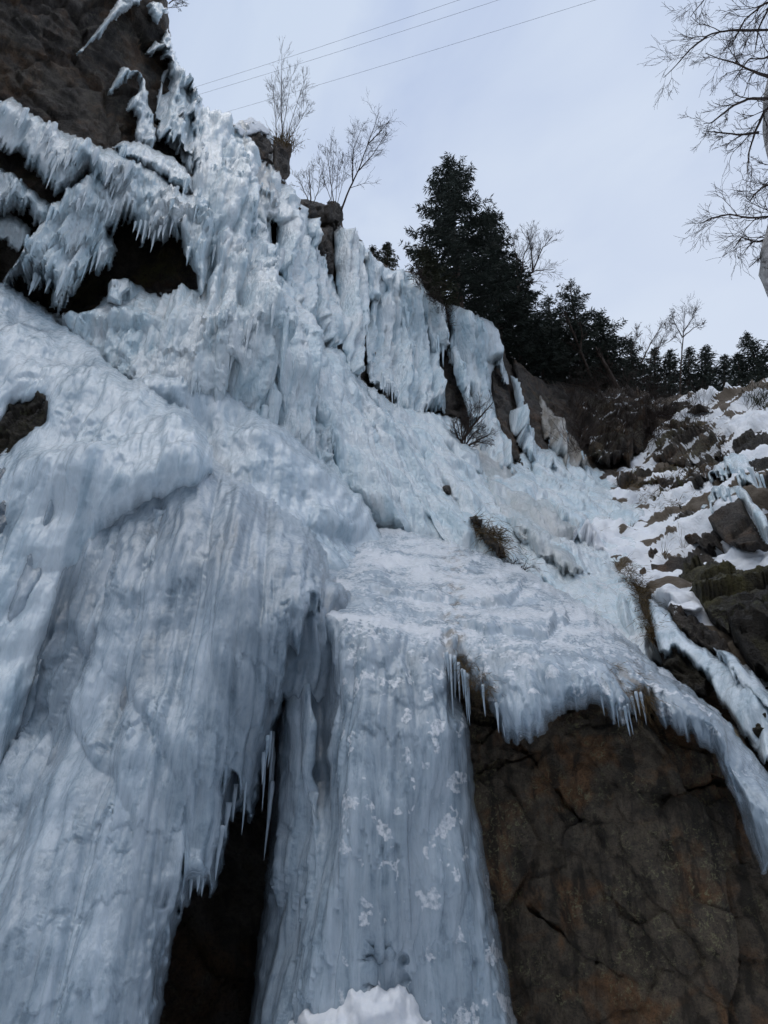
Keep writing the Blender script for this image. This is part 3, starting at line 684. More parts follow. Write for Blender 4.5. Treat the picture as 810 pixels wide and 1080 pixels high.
# flows below the upper curtains
o = ice('ice_flow', 'long diagonal ice flow running from the widest curtain down past the root clump', 'ice flow',
    [(338, 366), (352, 376), (372, 402), (400, 416), (430, 434), (462, 440), (484, 446), (492, 470), (500, 490), (512, 500), (528, 528), (548, 556), (552, 580), (580, 650), (540, 640), (480, 620), (430, 600), (380, 590), (340, 560), (320, 500), (326, 430)],
    FA, 'ice_far', off=0.75, roll=16, edge=1.2, teeth=4, rag=3, rib=0.28, lump=0.42, sc=1.3, seed=57, step=1.5, snow=0.05)
o = ice('ice_flow', 'raised blue ice tongue above the long diagonal flow', 'ice flow',
    [(384, 404), (400, 414), (424, 430), (456, 436), (484, 440), (494, 456), (504, 478), (508, 500), (496, 500), (470, 476), (440, 462), (410, 446), (388, 424)], FA, 'ice_far', off=1.3, roll=12, edge=1.0, rag=3, rib=0.2, lump=0.42, sc=1.0, seed=58)
o = ice('ice_flow', 'creamy stained ice fan spreading below the bare bush', 'ice flow',
    [(496, 462), (512, 470), (534, 480), (552, 500), (574, 520), (596, 540), (610, 560), (596, 578), (570, 580), (548, 562), (526, 530), (506, 504), (500, 484)],
    FA, 'ice_far', off=0.9, roll=14, edge=1.1, teeth=6, rag=2.5, rib=0.3, lump=0.4, sc=1.0, seed=59, stain=0.5, step=1.4)
o = ice('ice_flow', 'broad rippled ice apron at the foot of the split blue column', 'ice flow',
    [(556, 476), (578, 472), (600, 486), (624, 500), (650, 522), (668, 540), (680, 552), (664, 562), (636, 560), (612, 572), (588, 556), (572, 520)],
    FA, 'ice_far', off=0.8, roll=14, edge=1.1, teeth=7, tooth_w=8, rag=2.5, rib=0.42, lump=0.3, sc=1.1, seed=60, step=1.4)
o = ice('ice_flow', 'snow dusted ice slab between the root clump and the brown brush', 'ice flow',
    [(540, 556), (560, 560), (600, 572), (640, 588), (660, 606), (674, 630), (684, 660), (690, 700), (700, 740), (640, 690), (590, 640), (552, 606)],
    FA, 'ice_far', off=0.7, roll=12, edge=1.0, teeth=6, rag=2.5, rib=0.3, lump=0.3, sc=0.9, seed=61, snow=0.45, step=1.5)
o = ice('ice_flow', 'blue ice chute running down beside the black wet rock at the right', 'ice flow',
    [(684, 632), (700, 640), (712, 656), (730, 676), (752, 690), (774, 704), (796, 724), (814, 750), (826, 790), (820, 820), (800, 800), (780, 770), (758, 740), (744, 716), (728, 700), (712, 690), (704, 700), (694, 690), (688, 660)],
    FA, 'ice_mid', off=1.0, roll=7, edge=0.45, teeth=8, rag=2.5, rib=0.12, lump=0.12, sc=0.6, seed=62, snow=0.2, step=1.5)
o = ice('ice_flow', 'greyish ice fringe at the right edge above the blue chute', 'ice flow',
    [(752, 684), (772, 690), (790, 706), (806, 722), (824, 744), (836, 780), (820, 770), (806, 752), (786, 738), (768, 716)], FA, 'ice_mid', off=1.2, roll=7, edge=0.5, teeth=14, tooth_w=5, rag=2, rib=0.12, lump=0.12, sc=0.6, seed=63, stain=0.15)

# overlapping lobes stepping down the slope
for poly_, off_, sd_, lab_ in (
    ([(318, 380), (336, 372), (352, 392), (372, 430), (396, 470), (424, 510), (450, 552), (430, 575), (396, 560), (362, 520), (336, 460)], 0.75, 171, 'smooth steep ice lobe descending from the foot of the tall apron to the ramp top'),
    ([(350, 376), (370, 384), (396, 416), (424, 450), (450, 486), (478, 522), (502, 558), (520, 592), (500, 605), (462, 572), (430, 530), (400, 485), (372, 430)], 1.15, 172, 'long rounded ice lobe right of the smooth steep one, lower edge against the ramp'),
    ([(438, 462), (456, 456), (480, 480), (506, 512), (530, 552), (556, 590), (584, 625), (562, 630), (530, 602), (500, 560), (472, 522), (448, 490)], 1.0, 173, 'narrow ice lobe passing under the small black stone and the root clump'),
    ([(294, 344), (316, 346), (334, 380), (340, 430), (330, 474), (308, 468), (294, 436), (286, 390)], 0.95, 174, 'upright lumpy ice boss at the lower right corner of the tall apron'),
    ([(508, 498), (530, 506), (556, 530), (580, 556), (604, 580), (624, 606), (600, 612), (570, 592), (540, 562), (518, 532)], 1.25, 175, 'cream tinged ice lobe curling around the bottom of the stained fan')):
    ice('ice_flow', lab_, 'ice flow', poly_, FA, 'ice_far', off=off_, roll=15, edge=1.1, rag=3, rib=0.26, lump=0.3, sc=1.0, seed=sd_, step=1.5, grain=0.4, swell=0.5, teeth=3, stain=0.35 if sd_ == 175 else 0.0)

# ------------------------------------------------------------------ near ice
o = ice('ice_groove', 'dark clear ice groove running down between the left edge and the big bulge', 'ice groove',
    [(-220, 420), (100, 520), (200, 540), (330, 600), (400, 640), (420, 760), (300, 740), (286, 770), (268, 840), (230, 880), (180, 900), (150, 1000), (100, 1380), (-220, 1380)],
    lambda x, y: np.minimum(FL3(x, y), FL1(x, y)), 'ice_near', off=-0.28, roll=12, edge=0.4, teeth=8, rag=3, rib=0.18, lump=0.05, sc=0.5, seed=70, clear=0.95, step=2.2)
o = ice('ice_bulge', 'smooth rounded ice lobe in the middle, behind the big left shoulder', 'ice bulge',
    [(118, 402), (150, 390), (168, 386), (190, 388), (216, 397), (255, 418), (300, 450), (340, 485), (385, 528), (408, 570), (400, 640), (300, 640), (200, 620), (110, 560)],
    FL2, 'ice_mid', off=0, roll=26, edge=1.0, rag=3, rib=0.10, lump=0.36, sc=1.0, seed=71, step=1.6, teeth=0, snow=0.1)
def shoulder_wear(px, py, w, P, n):
    g = np.maximum(sstep(22, 4, np.abs(px - 24 + (py - 525) * 0.7)) * sstep(500, 512, py) * sstep(590, 540, py), sstep(20, 4, np.abs(px - 100 + (py - 560) * 0.35)) * sstep(530, 560, py) * sstep(760, 660, py))
    w[..., 2] = np.maximum(w[..., 2], 0.9 * g * sstep(-0.35, 0.2, perlin(P * np.array([3, 3, .5]), 98)))
    return w


o = ice('ice_bulge', 'big rounded ice shoulder sweeping down from the left edge under the hollows', 'ice bulge',
    [(-220, 240), (0, 296), (14, 304), (30, 314), (60, 338), (82, 350), (100, 366), (118, 388), (140, 400), (168, 418), (200, 434), (214, 452), (224, 474), (226, 494), (214, 516), (190, 524), (166, 532), (140, 548), (118, 570), (104, 600), (84, 640), (62, 690), (40, 740), (20, 800), (-6, 880), (-60, 1000), (-220, 1200)],
    FL1, 'ice_mid', off=0, roll=40, edge=0.75, rag=3, rib=0.14, lump=0.30, sc=0.9, seed=72, step=1.6, snow=0.1, wearfn=shoulder_wear,
    holes=[[(-40, 456), (4, 446), (16, 428), (30, 424), (45, 420), (44, 440), (22, 456), (6, 474), (-40, 492)]])
o = ice('ice_curtain', 'huge blue grey ice bulge breaking into hanging curtains beside the dark gap', 'ice curtain',
    [(112, 596), (120, 545), (140, 492), (168, 458), (206, 452), (240, 496), (290, 530), (324, 554), (346, 584), (352, 610), (348, 640), (330, 668), (316, 700), (300, 740), (288, 778), (278, 820), (266, 862), (256, 866), (246, 846), (240, 886), (230, 940), (216, 946), (206, 934), (192, 964), (180, 1010), (170, 1080), (160, 1380), (-220, 1380), (-160, 1060), (-30, 910), (18, 850), (48, 786), (78, 722), (98, 650)],
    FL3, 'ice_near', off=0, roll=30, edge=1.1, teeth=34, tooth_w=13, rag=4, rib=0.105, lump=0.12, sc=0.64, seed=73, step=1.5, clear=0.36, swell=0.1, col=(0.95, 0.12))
icicles(o, [(262, 838), (246, 838), (236, 880), (214, 926), (190, 950)], FL3, 14, 30, -0.03, wpx=3.0, seed=11)
icicles(o, [(286, 780), (276, 820)], FL3, 5, 40, 0.0, wpx=2.5, seed=12)
RAMP = [(312, 640), (320, 610), (334, 590), (352, 575), (380, 560), (404, 556), (430, 560), (480, 572), (530, 590), (570, 610), (600, 627), (640, 654), (680, 690), (720, 720), (758, 750), (790, 790), (824, 830), (900, 900), (880, 950), (826, 926), (802, 920), (790, 884), (774, 836), (756, 800), (738, 786), (716, 778), (700, 768),
        (684, 746), (672, 748), (656, 768), (640, 756), (622, 752), (600, 757), (580, 768), (562, 778), (546, 792), (532, 776), (516, 746), (500, 728), (486, 716), (480, 730), (488, 744), (493, 770), (497, 800), (506, 870), (520, 950), (531, 1010), (546, 1080), (590, 1380), (230, 1380), (262, 1080), (272, 1000), (281, 930), (286, 870), (287, 800), (292, 750), (300, 690)]


def hollow_mask(px, py):
    c = colc(px, py); q = np.stack([c / 7, py / 60, 0 * px], -1); r = np.stack([c / 18, py / 16, 0 * px + 3], -1)
    return sstep(0.0, 0.35, 1 - np.abs(px - 406 + 9 * perlin(r, 96)) / 24) * sstep(985, 1008, py - 26 * billow(q, 97)) * sstep(1075, 1050, py)


def ramp_wear(px, py, w, P, n):
    top = sstep(0.42, 0.62, n[..., 2] + 0.25 * fbm(P * 1.6, 3, 90)) * sstep(720, 660, py)
    spots = 0.8 * sstep(0.2, 0.5, fbm(P * np.array([5, 5, 4]), 4, 91, 0.6) + 0.25 * n[..., 2] - 0.12 * sstep(360, 320, px)) * 0.8 * sstep(330, 380, px) * sstep(860, 740, px)
    w[..., 0] = np.maximum(np.maximum(w[..., 0], top * (0.62 + 0.5 * fbm(P * np.array([1.6, 1.6, 2.5]), 3, 95))), spots)
    lip = sstep(24, 0, np.abs(px - 480)) * sstep(740, 690, py) + sstep(40, 0, np.abs(px - 665)) * sstep(1, 0, np.abs(py - 730) / 50)
    w[..., 1] = np.maximum(w[..., 1], lip * sstep(-0.1, 0.4, perlin(P * np.array([9, 9, 1.2]), 92)))
    hollow = 0.3 * hollow_mask(px, py)
    gr = sstep(16, 2, np.abs(px - 338 - (py - 700) * 0.02)) * sstep(650, 680, py) * sstep(900, 780, py)
    w[..., 2] = np.maximum(w[..., 2], np.maximum(hollow, 0.8 * gr) * sstep(-0.5, 0.2, perlin(P * np.array([5, 5, .7]), 93)))
    w[..., 2] *= 1 - top
    return w


def ramp_extra(px, py):
    e = 0.07 * hollow_mask(px, py)
    e = e + 0.3 * sstep(14, 2, np.abs(px - 340 - (py - 700) * 0.02)) * sstep(640, 690, py) * sstep(980, 780, py)
    return e + 0.25 * sstep(9, 2, np.abs(px - 482)) * sstep(672, 690, py) * sstep(770, 730, py)


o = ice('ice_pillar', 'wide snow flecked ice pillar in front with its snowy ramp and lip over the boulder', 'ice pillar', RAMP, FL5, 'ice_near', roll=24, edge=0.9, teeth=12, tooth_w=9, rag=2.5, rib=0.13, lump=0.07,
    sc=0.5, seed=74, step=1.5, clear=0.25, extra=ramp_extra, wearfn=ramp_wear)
icicles(o, [(466, 700), (478, 708), (494, 728)], FL5, 14, 60, -0.02, wpx=2.0, seed=13)
icicles(o, [(504, 730), (530, 770), (546, 784)], FL5, 5, 14, -0.05, wpx=1.6, seed=14)
icicles(o, [(630, 748), (656, 758), (680, 740)], FL5, 9, 16, -0.05, wpx=1.8, seed=15)
icicles(o, [(289, 770), (287, 840), (284, 880)], FL5, 6, 90, 0.0, wpx=3.0, seed=17)

o = sheet('snow_mound', [(270, 1100), (296, 1082), (310, 1064), (322, 1048), (336, 1056), (350, 1058), (364, 1040), (380, 1034), (400, 1040), (420, 1036), (438, 1052), (456, 1076), (480, 1120), (540, 1380), (230, 1380)],
          FL5, MAT['snow_near'], off=0.26, roll=34, edge=0.55, rag=6, kind='snow', lump=0.09, sc=0.33, seed=75, step=1.6, label='heap of white snow piled against the foot of the front pillar', cat='snow heap')

# ------------------------------------------------------------------ boulder and rocks
BOULDER = [(470, 690), (560, 700), (640, 690), (720, 730), (780, 770), (830, 820), (900, 860), (1060, 900), (1060, 1390), (500, 1390), (500, 1080), (480, 900), (478, 760)]


def boulder_extra(px, py):
    e = np.zeros(px.shape)
    for line, w, k in (([(487, 752), (520, 760), (560, 800), (600, 850), (650, 900), (700, 960), (745, 1010)], 5, 0.22), ([(560, 800), (610, 770), (640, 762)], 4, 0.14), ([(640, 832), (690, 838), (740, 832), (764, 826)], 6, 0.35),
                       ([(600, 770), (622, 800), (648, 830)], 4, 0.2), ([(498, 812), (530, 806), (560, 800)], 4, 0.14), ([(700, 840), (690, 900), (720, 960)], 3, 0.1), ([(560, 960), (620, 1010), (680, 1040)], 4, 0.14)):
        L = np.array(line, float); dd = np.full(px.shape, 1e9)
        jx = 5 * perlin(np.stack([px / 22, py / 22, 0 * px], -1), 7); jy = 5 * perlin(np.stack([px / 22, py / 22, 0 * px], -1), 8)
        for (ax, ay), (bx, by) in zip(L[:-1], L[1:]):
            ex, ey = bx - ax, by - ay
            t = np.clip(((px + jx - ax) * ex + (py + jy - ay) * ey) / (ex * ex + ey * ey), 0, 1)
            dd = np.minimum(dd, np.hypot(px + jx - ax - t * ex, py + jy - ay - t * ey))
        e = e + 0.6 * k * sstep(w * 0.55, 0.4, dd) + 0.25 * k * sstep(w * 4, 0.0, dd)
    return e


sheet('boulder', BOULDER, FBO, MAT['rock_near'], roll=16, edge=0.8, rag=3, kind='rock', rib=0.15, sc=1.35, seed=80, step=1.4, extra=boulder_extra, label='massive brown boulder with lichen and cracks under the ice lip', cat='boulder')


def rock(label, poly, off=0.4, mat='rock_far', rib=0.28, sc=1.0, seed=0, snow=0.0, moss=0.0, edge=0.8, roll=5, name='rock_outcrop', field=FA, cat='rock', step=1.5, rag=3.0, terrace=0.0):
    return sheet(name, poly, field, MAT[mat], off=off, roll=roll, edge=edge, rag=rag, kind='rock', rib=rib, sc=sc, seed=seed, step=step, snow=snow, moss=moss, label=label, cat=cat, terrace=terrace)


rock('black overhanging rock under the snow cap, below the bare birch clump', [(262, 146), (266, 140), (276, 140), (285, 148), (287, 158), (282, 168), (272, 168), (265, 160)], 0.9, seed=101, sc=1.2)
rock('rounded dark rock block on the skyline below the birch clump', [(289, 152), (296, 149), (308, 152), (309, 166), (306, 184), (300, 190), (292, 182), (288, 174)], 0.9, seed=102, sc=1.2)
rock('low dark rock with snow on top among the birch stems', [(308, 214), (318, 212), (334, 216), (336, 228), (324, 232), (314, 226)], 0.7, seed=103, sc=0.9)
rock('brown rock stack leaning out over the slender ice column', [(340, 216), (350, 210), (361, 213), (362, 232), (355, 240), (346, 234)], 1.0, seed=104, sc=0.9)
rock('brown rock pillar below the rock stack, framed by ice', [(333, 240), (346, 238), (352, 246), (352, 272), (352, 292), (344, 284), (336, 272), (332, 256)], 0.7, seed=105, sc=1.0)
rock('turf topped dark rim at the head of the slender ice column', [(364, 246), (370, 246), (380, 254), (383, 268), (382, 284), (380, 270), (376, 260)], 1.3, seed=106, sc=0.6, roll=4)
rock('dark rock slot between the widest curtain and the tall white cape', [(462, 384), (474, 370), (480, 390), (492, 412), (498, 440), (484, 440), (470, 436), (466, 410)], 0.3, seed=107, sc=1.3)
rock('dark wet rock rib between the tall white cape and the split blue column', [(517, 386), (528, 398), (538, 408), (542, 440), (546, 470), (552, 490), (542, 486), (530, 456), (520, 424)], 0.4, seed=108, sc=1.2)
rock('grey buttress beneath the conifers, left of the brown cascade', [(540, 376), (556, 392), (572, 398), (582, 414), (576, 432), (572, 462), (582, 478), (566, 474), (552, 446), (546, 410)], 0.3, seed=109, sc=1.6, moss=0.2)
rock('dark wet rock peeping out of a hole in the big left ice shoulder', [(-60, 440), (6, 430), (30, 418), (54, 412), (52, 446), (30, 466), (6, 490), (-60, 506)], -0.5, mat='rock_wet', seed=133, sc=0.5, rib=0.18, field=FL1, edge=0.4)
#SLOPE
SLOPE = [(640, 500), (660, 486), (690, 470), (690, 440), (688, 424), (720, 416), (762, 412), (790, 405), (812, 398), (1060, 350), (1060, 760), (860, 760), (800, 720), (760, 690), (720, 660), (690, 640), (664, 612), (640, 590), (600, 570), (640, 540)]


def slope_wear(px, py, w, P, n):
    rockiness = sstep(0.08, 0.4, fbm(P * np.array([.45, .45, .9]), 4, 120) + 0.30 * sstep(760, 700, px) * sstep(490, 440, py) + 0.35 * sstep(590, 640, py) + 0.06 - 0.25 * sstep(720, 690, px) * sstep(500, 540, py))
    w[..., 1] = np.maximum(w[..., 1] * 0.3, rockiness)
    return w


sheet('snow_slope', SLOPE, FA, MAT['snow'], off=0.2, roll=8, edge=1.0, rag=4, kind='snow', lump=0.45, sc=1.0, seed=110, step=1.6, okind='structure', wearfn=slope_wear)
rock('wide dark rock band under the top of the snowy slope', [(676, 484), (682, 466), (700, 458), (724, 456), (750, 456), (764, 464), (756, 482), (740, 490), (716, 492), (690, 490)], 0.9, seed=121, terrace=0.4, sc=1.6, snow=0.8, moss=0.5)
rock('long brown turf ledge in the middle of the snowy slope', [(648, 506), (668, 500), (690, 496), (712, 492), (734, 492), (738, 504), (722, 516), (700, 516), (676, 514), (654, 514)], 0.8, seed=122, terrace=0.4, sc=1.2, snow=0.7, moss=0.9)
rock('short brown turf ledge below the long one', [(674, 534), (686, 524), (704, 518), (718, 524), (712, 534), (696, 538), (688, 542)], 0.7, seed=123, terrace=0.4, sc=0.9, snow=0.7, moss=0.9)
rock('brown wooded bank below the conifers, strewn with brush', [(604, 440), (620, 420), (640, 408), (664, 408), (688, 414), (692, 436), (680, 456), (676, 478), (660, 490), (640, 492), (624, 478), (612, 462)], 0.9, seed=124, sc=1.1, snow=0.8, moss=0.3, rib=0.4, terrace=0.7, rag=6)
rock('square grey brown boulder with an ice rim on the right slope', [(744, 540), (752, 526), (770, 522), (782, 526), (792, 544), (802, 566), (808, 580), (790, 584), (766, 574), (752, 560)], 0.9, seed=125, sc=1.6, cat='boulder', name='boulder')
rock('dark rock wall at the right edge behind the hanging icicles', [(770, 468), (786, 456), (806, 450), (850, 440), (850, 540), (816, 536), (800, 512), (780, 496)], 0.6, mat='rock_wet', seed=126, sc=1.2)
rock('small dark stone half buried in the snow above the black wet rock', [(712, 566), (718, 556), (734, 556), (748, 562), (762, 574), (744, 576), (724, 572)], 0.6, seed=127, sc=0.7, roll=5)
rock('tiny dark stone in the snow near the brown brush', [(680, 588), (688, 580), (702, 584), (698, 592), (686, 592)], 0.4, seed=128, sc=0.5, roll=4)
rock('black wet mossy rock mass at the right edge', [(714, 612), (726, 598), (744, 596), (764, 590), (790, 602), (812, 610), (860, 620), (860, 720), (824, 726), (806, 712), (788, 700), (768, 676), (750, 660), (736, 640), (720, 630)], 0.5, mat='rock_wet', seed=129, terrace=0.4, sc=1.1, snow=0.35, moss=0.7)
rock('dark rock under the snow hump beside the blue chute', [(704, 646), (712, 640), (730, 648), (748, 660), (764, 676), (780, 700), (764, 694), (744, 682), (726, 672), (712, 658)], 0.7, seed=130, sc=0.7, snow=0.5)
rock('black rock beside the blue chute below the brown brush', [(696, 700), (708, 692), (722, 694), (736, 702), (746, 716), (744, 738), (730, 734), (712, 720), (700, 712)], 0.9, mat='rock_wet', seed=131, sc=0.8, roll=6)
rock('black rock at the right edge under the greyish ice fringe', [(778, 730), (792, 732), (808, 748), (830, 770), (840, 830), (820, 812), (800, 790), (786, 764)], 0.8, mat='rock_wet', seed=132, sc=0.8, roll=6)
sheet('snow_hump', [(704, 640), (706, 626), (718, 622), (732, 630), (744, 642), (734, 648), (718, 644)], FA, MAT['snow'], off=0.95, roll=6, edge=0.5, rag=1.5, kind='snow', lump=0.06, sc=0.5, seed=140, label='white snow hump on the dark rock beside the blue chute', cat='snow hump')
sheet('snow_hump', [(246, 134), (254, 128), (264, 124), (276, 129), (286, 142), (276, 140), (264, 142), (256, 146)], FA, MAT['snow'], off=1.0, roll=5, edge=0.8, rag=1.5, kind='snow', lump=0.1, sc=0.6, seed=141, label='snow cap on the skyline above the black overhanging rock', cat='snow hump')
rock('thin dark rock ledge just under the crest of the snowy slope', [(688, 430), (704, 424), (726, 424), (746, 428), (752, 434), (734, 438), (708, 440), (692, 438)], 0.7, seed=161, sc=0.9, snow=0.7, moss=0.5, terrace=0.3)
rock('second dark rock ledge below the crest of the snowy slope', [(694, 446), (712, 441), (738, 441), (758, 444), (762, 450), (742, 453), (716, 453), (700, 453)], 0.75, seed=162, sc=0.9, snow=0.7, moss=0.5, terrace=0.3)
rock('dark slabby outcrop on the snowy slope left of the hanging icicles', [(738, 492), (750, 486), (762, 488), (756, 500), (744, 512), (734, 518), (730, 506)], 0.7, seed=163, sc=0.8, snow=0.6, moss=0.4, terrace=0.3)
rock('flat dark ledge on the snowy slope left of the square boulder', [(700, 548), (716, 540), (734, 540), (746, 546), (740, 554), (722, 556), (706, 556)], 0.6, seed=164, sc=0.8, snow=0.7, moss=0.5, terrace=0.25)
o = ice('ice_curtain', 'icicle curtain hanging from the snowy slope near the right edge', 'ice curtain', [(744, 500), (760, 486), (778, 480), (796, 482), (800, 502), (806, 520), (796, 518), (786, 522), (774, 510), (756, 508)], FA, 'ice_far', off=1.3, roll=6, edge=0.8, teeth=16, tooth_w=6, rag=2, rib=0.25, lump=0.15, sc=0.7, seed=142)
icicles(o, [(766, 504), (804, 512)], FA, 9, 18, 1.5, wpx=1.8, seed=20)
o = ice('ice_drape', 'white ice rim bent over the square boulder on the right slope', 'ice drape', [(738, 538), (744, 524), (760, 514), (778, 514), (790, 520), (800, 540), (812, 556), (816, 572), (808, 574), (796, 556), (786, 536), (774, 526), (764, 536), (758, 532), (752, 544)], FA, 'ice_far', off=1.5, roll=5, edge=0.8, teeth=6, rag=1.5, rib=0.15, lump=0.15, sc=0.6, seed=143, snow=0.4)
icicles(o, [(754, 532), (768, 528)], FA, 4, 12, 1.6, wpx=2, seed=21)
# ------------------------------------------------------------------ plants
def depth_of(p): return float(FA(np.array([p[0]]), np.array([p[1]]))[0])


def above(base, tx, ty):
    """top of an upright thing standing at base whose tip bears on photo point (tx, ty)"""
    r = base - CAM; k = (540 - ty) / FPX
    zt = r[1] * (k * CP + SP) / (CP - k * SP)
    fw = r[1] * CP + zt * SP
    return np.array([CAM[0] + (tx - 405) / FPX * fw, base[1], CAM[2] + zt])


def tube(V, F, pts, r0, r1, ns=4, jit=0.0):
    pts = np.asarray(pts, float); k = len(pts); b = len(V)
    for i, p in enumerate(pts):
        t = pts[min(i + 1, k - 1)] - pts[max(i - 1, 0)]; t = t / (np.linalg.norm(t) + 1e-9)
        a = np.cross(t, (0.3, 0.9, 0.31)); a /= np.linalg.norm(a) + 1e-9; c = np.cross(t, a)
        rr = r0 + (r1 - r0) * i / (k - 1)
        for j in range(ns):
            an = j / ns * 2 * math.pi; q = rr * (1 + jit * random.uniform(-1, 1))
            V.append(tuple(p + q * (math.cos(an) * a + math.sin(an) * c)))
    for i in range(k - 1):
        for j in range(ns):
            F.append((b + i * ns + j, b + i * ns + (j + 1) % ns, b + (i + 1) * ns + (j + 1) % ns, b + (i + 1) * ns + j))


def slivers(A, D, ln, wd, r):
    """diamond shaped needle sprays: start A, direction D"""
    m = len(A); D = D / (np.linalg.norm(D, axis=1)[:, None] + 1e-9)
    s = np.cross(D, r.normal(size=(m, 3))); s /= np.linalg.norm(s, axis=1)[:, None] + 1e-9
    v = np.stack([A, A + D * (ln * 0.4)[:, None] + s * wd[:, None], A + D * ln[:, None], A + D * (ln * 0.5)[:, None] - s * wd[:, None]], 1)
    return v.reshape(-1, 3), (np.arange(m)[:, None] * 4 + np.array([[0, 1, 2, 3]]))


def spruce(label, base_px, top_px, d, width_px, seed, group='conifers behind the cliff edge', bare=0.08, gap=0.1, warm=False, ragged=0.35, droop=0.35):
    r = np.random.default_rng(seed)
    base = W(*base_px, d); top = above(base, *top_px); H = top[2] - base[2]; lean = top - base
    Rm = width_px / FPX * d
    root = empty('spruce_tree', tuple(base), label, 'conifer', group)
    V = []; F = []
    ts = np.linspace(0, 1, 10); axis = base + ts[:, None] * lean + np.stack([0.03 * H * 0.3 * np.sin(ts * 5 + seed), 0.02 * H * 0.3 * np.cos(ts * 4), 0 * ts], -1) * (ts * (1 - ts) * 4)[:, None]
    axis[0, 2] -= 1.0
    tube(V, F, axis, 0.017 * H + 0.05, 0.02, 8, 0.08)
    link_mesh('trunk', V, F, MAT['bark'], root, tuple(base))
    A = []; D = []; L = []; BV = []; BF = []
    z = bare
    side = r.uniform(0.7, 1.15, 8)
    while z < 0.99:
        nb = r.integers(5, 8); rot = r.uniform(0, 6.28)
        prof = min(1.0, (1 - z) ** 0.7 * 1.05 + 0.03) * (0.55 + 0.45 * min(1, (z - bare) / 0.18 + 0.45))
        for k in range(nb):
            if r.random() < gap: continue
            an = rot + k / nb * 6.283 + r.normal(0, 0.2)
            ln = Rm * prof * r.uniform(1 - ragged, 1 + ragged * 0.45) * np.interp((an % 6.283) / 6.283 * 8, np.arange(9), np.append(side, side[0]))
            ln = max(ln, 0.012 * H)
            o = base + lean * z; dirn = np.array([math.cos(an), math.sin(an), 0])
            st = r.uniform(0.1, 0.45) * (0.4 + z) - droop * (1 - z) * 0.9
            m = max(4, int(ln / 0.14))
            s = np.linspace(0, 1, m)
            pts = o + dirn * (s * ln)[:, None]; pts[:, 2] += ln * (st * s - 0.30 * s ** 1.6 * (1 - z * 0.6) + 0.20 * s ** 4)
            pts += r.normal(0, 0.018 * ln, pts.shape) * s[:, None]
            tube(BV, BF, pts[::max(1, m // 4)] if m > 8 else pts, 0.02 + 0.012 * ln, 0.01, 3)
            sd = np.cross(dirn, (0, 0, 1.0))
            for q in range(9):
                sel = s > 0.12
                P = pts[sel] + r.normal(0, 0.04, (sel.sum(), 3)); n_ = len(P)
                lat = r.uniform(-1, 1, n_); lat += np.sign(lat) * 0.35
                dd = dirn * r.uniform(0.35, 1.0, (n_, 1)) + sd * lat[:, None] + np.array([0, 0, 1]) * r.normal(-0.35, 0.35, (n_, 1))
                A.append(P); D.append(dd); L.append(r.uniform(0.16, 0.48, n_) * (0.5 + 0.55 * np.sin(s[sel] * 2.6)) * min(1, 0.35 + ln / 1.6))
        z += r.uniform(0.26, 0.44) / H * (1 if H > 6 else 0.6)
    A = np.concatenate(A); D = np.concatenate(D); L = np.concatenate(L)
    v, f = slivers(A, D, L, L * 0.06 + 0.013, r)
    BV = np.array(BV); BF = np.array(BF)
    Vv = np.concatenate([v, BV]); Ff = np.concatenate([f, BF + len(v)])
    link_mesh('crown', Vv, Ff, MAT['needles_warm' if warm else 'needles'], root, tuple(base), False)
    return root


S = spruce
S('tallest dark spruce with a broad ragged crown, rooted above the tall white ice cape', (484, 338), (474, 169), 37, 84, 1, droop=0.3, bare=0.10, gap=0.08)
S('dark spruce pressed against the right flank of the tallest spruce', (528, 372), (516, 222), 40, 62, 2, bare=0.03)
S('shadowy spruce sloping down right of the two tallest conifers', (552, 396), (545, 275), 41.5, 58, 3, bare=0.0)
S('olive green young spruce leaning over the ice edge, left under the tallest spruce', (458, 318), (447, 262), 34, 26, 4, warm=True, bare=0.0)
S('tiny lone spruce on the skyline left of the tallest spruce', (408, 288), (408, 257), 38, 15, 5, bare=0.05, warm=True)
S('stunted dark conifer bush between the tiny lone spruce and the ice column', (397, 278), (392, 260), 37, 8, 17, bare=0.0)
S('twin topped conifer, the taller right one with an arm reaching up to the right', (618, 418), (601, 298), 44, 50, 6, bare=0.05, gap=0.15, ragged=0.55)
S('conifer left beside the twin topped one, half behind it', (590, 408), (578, 312), 45, 42, 7, bare=0.05, gap=0.15, ragged=0.5)
S('conifer with flat spreading boughs at the right end of the tall group', (648, 416), (632, 330), 44.5, 52, 8, bare=0.05, gap=0.15, ragged=0.6)
S('low dense conifer filling the gap under the tall group', (574, 402), (564, 335), 43, 46, 9, bare=0.0)
for i, (bx, tx, ty, w, lab) in enumerate([(668, 664, 358, 28, 'first small conifer of the low row behind the snowy slope, next to the tall group'), (690, 690, 367, 21, 'second small conifer of the low row, behind the leaning bare saplings'),
                                         (706, 707, 370, 19, 'small conifer of the low row just left of the slim bare sapling'), (726, 727, 367, 21, 'small conifer of the low row just right of the slim bare sapling'),
                                         (744, 744, 366, 21, 'pointed small conifer near the middle of the low row'), (764, 764, 374, 19, 'lowest small conifer in the dip of the low row'), (780, 778, 372, 16, 'narrow small conifer left of the open branched one at the right edge'),
                                         (806, 786, 352, 28, 'open branched conifer at the right edge, leaning left'), (832, 812, 362, 28, 'conifer cut by the right edge of the view'), (634, 640, 358, 28, 'stubby conifer in front of the flat boughed one')]):
    S(lab, (bx, 418 if bx < 780 else 408), (tx, ty), 46 if bx < 780 else 40, w, 30 + i, bare=0.03, gap=0.15, ragged=0.5, group='small conifers in a row behind the slope')


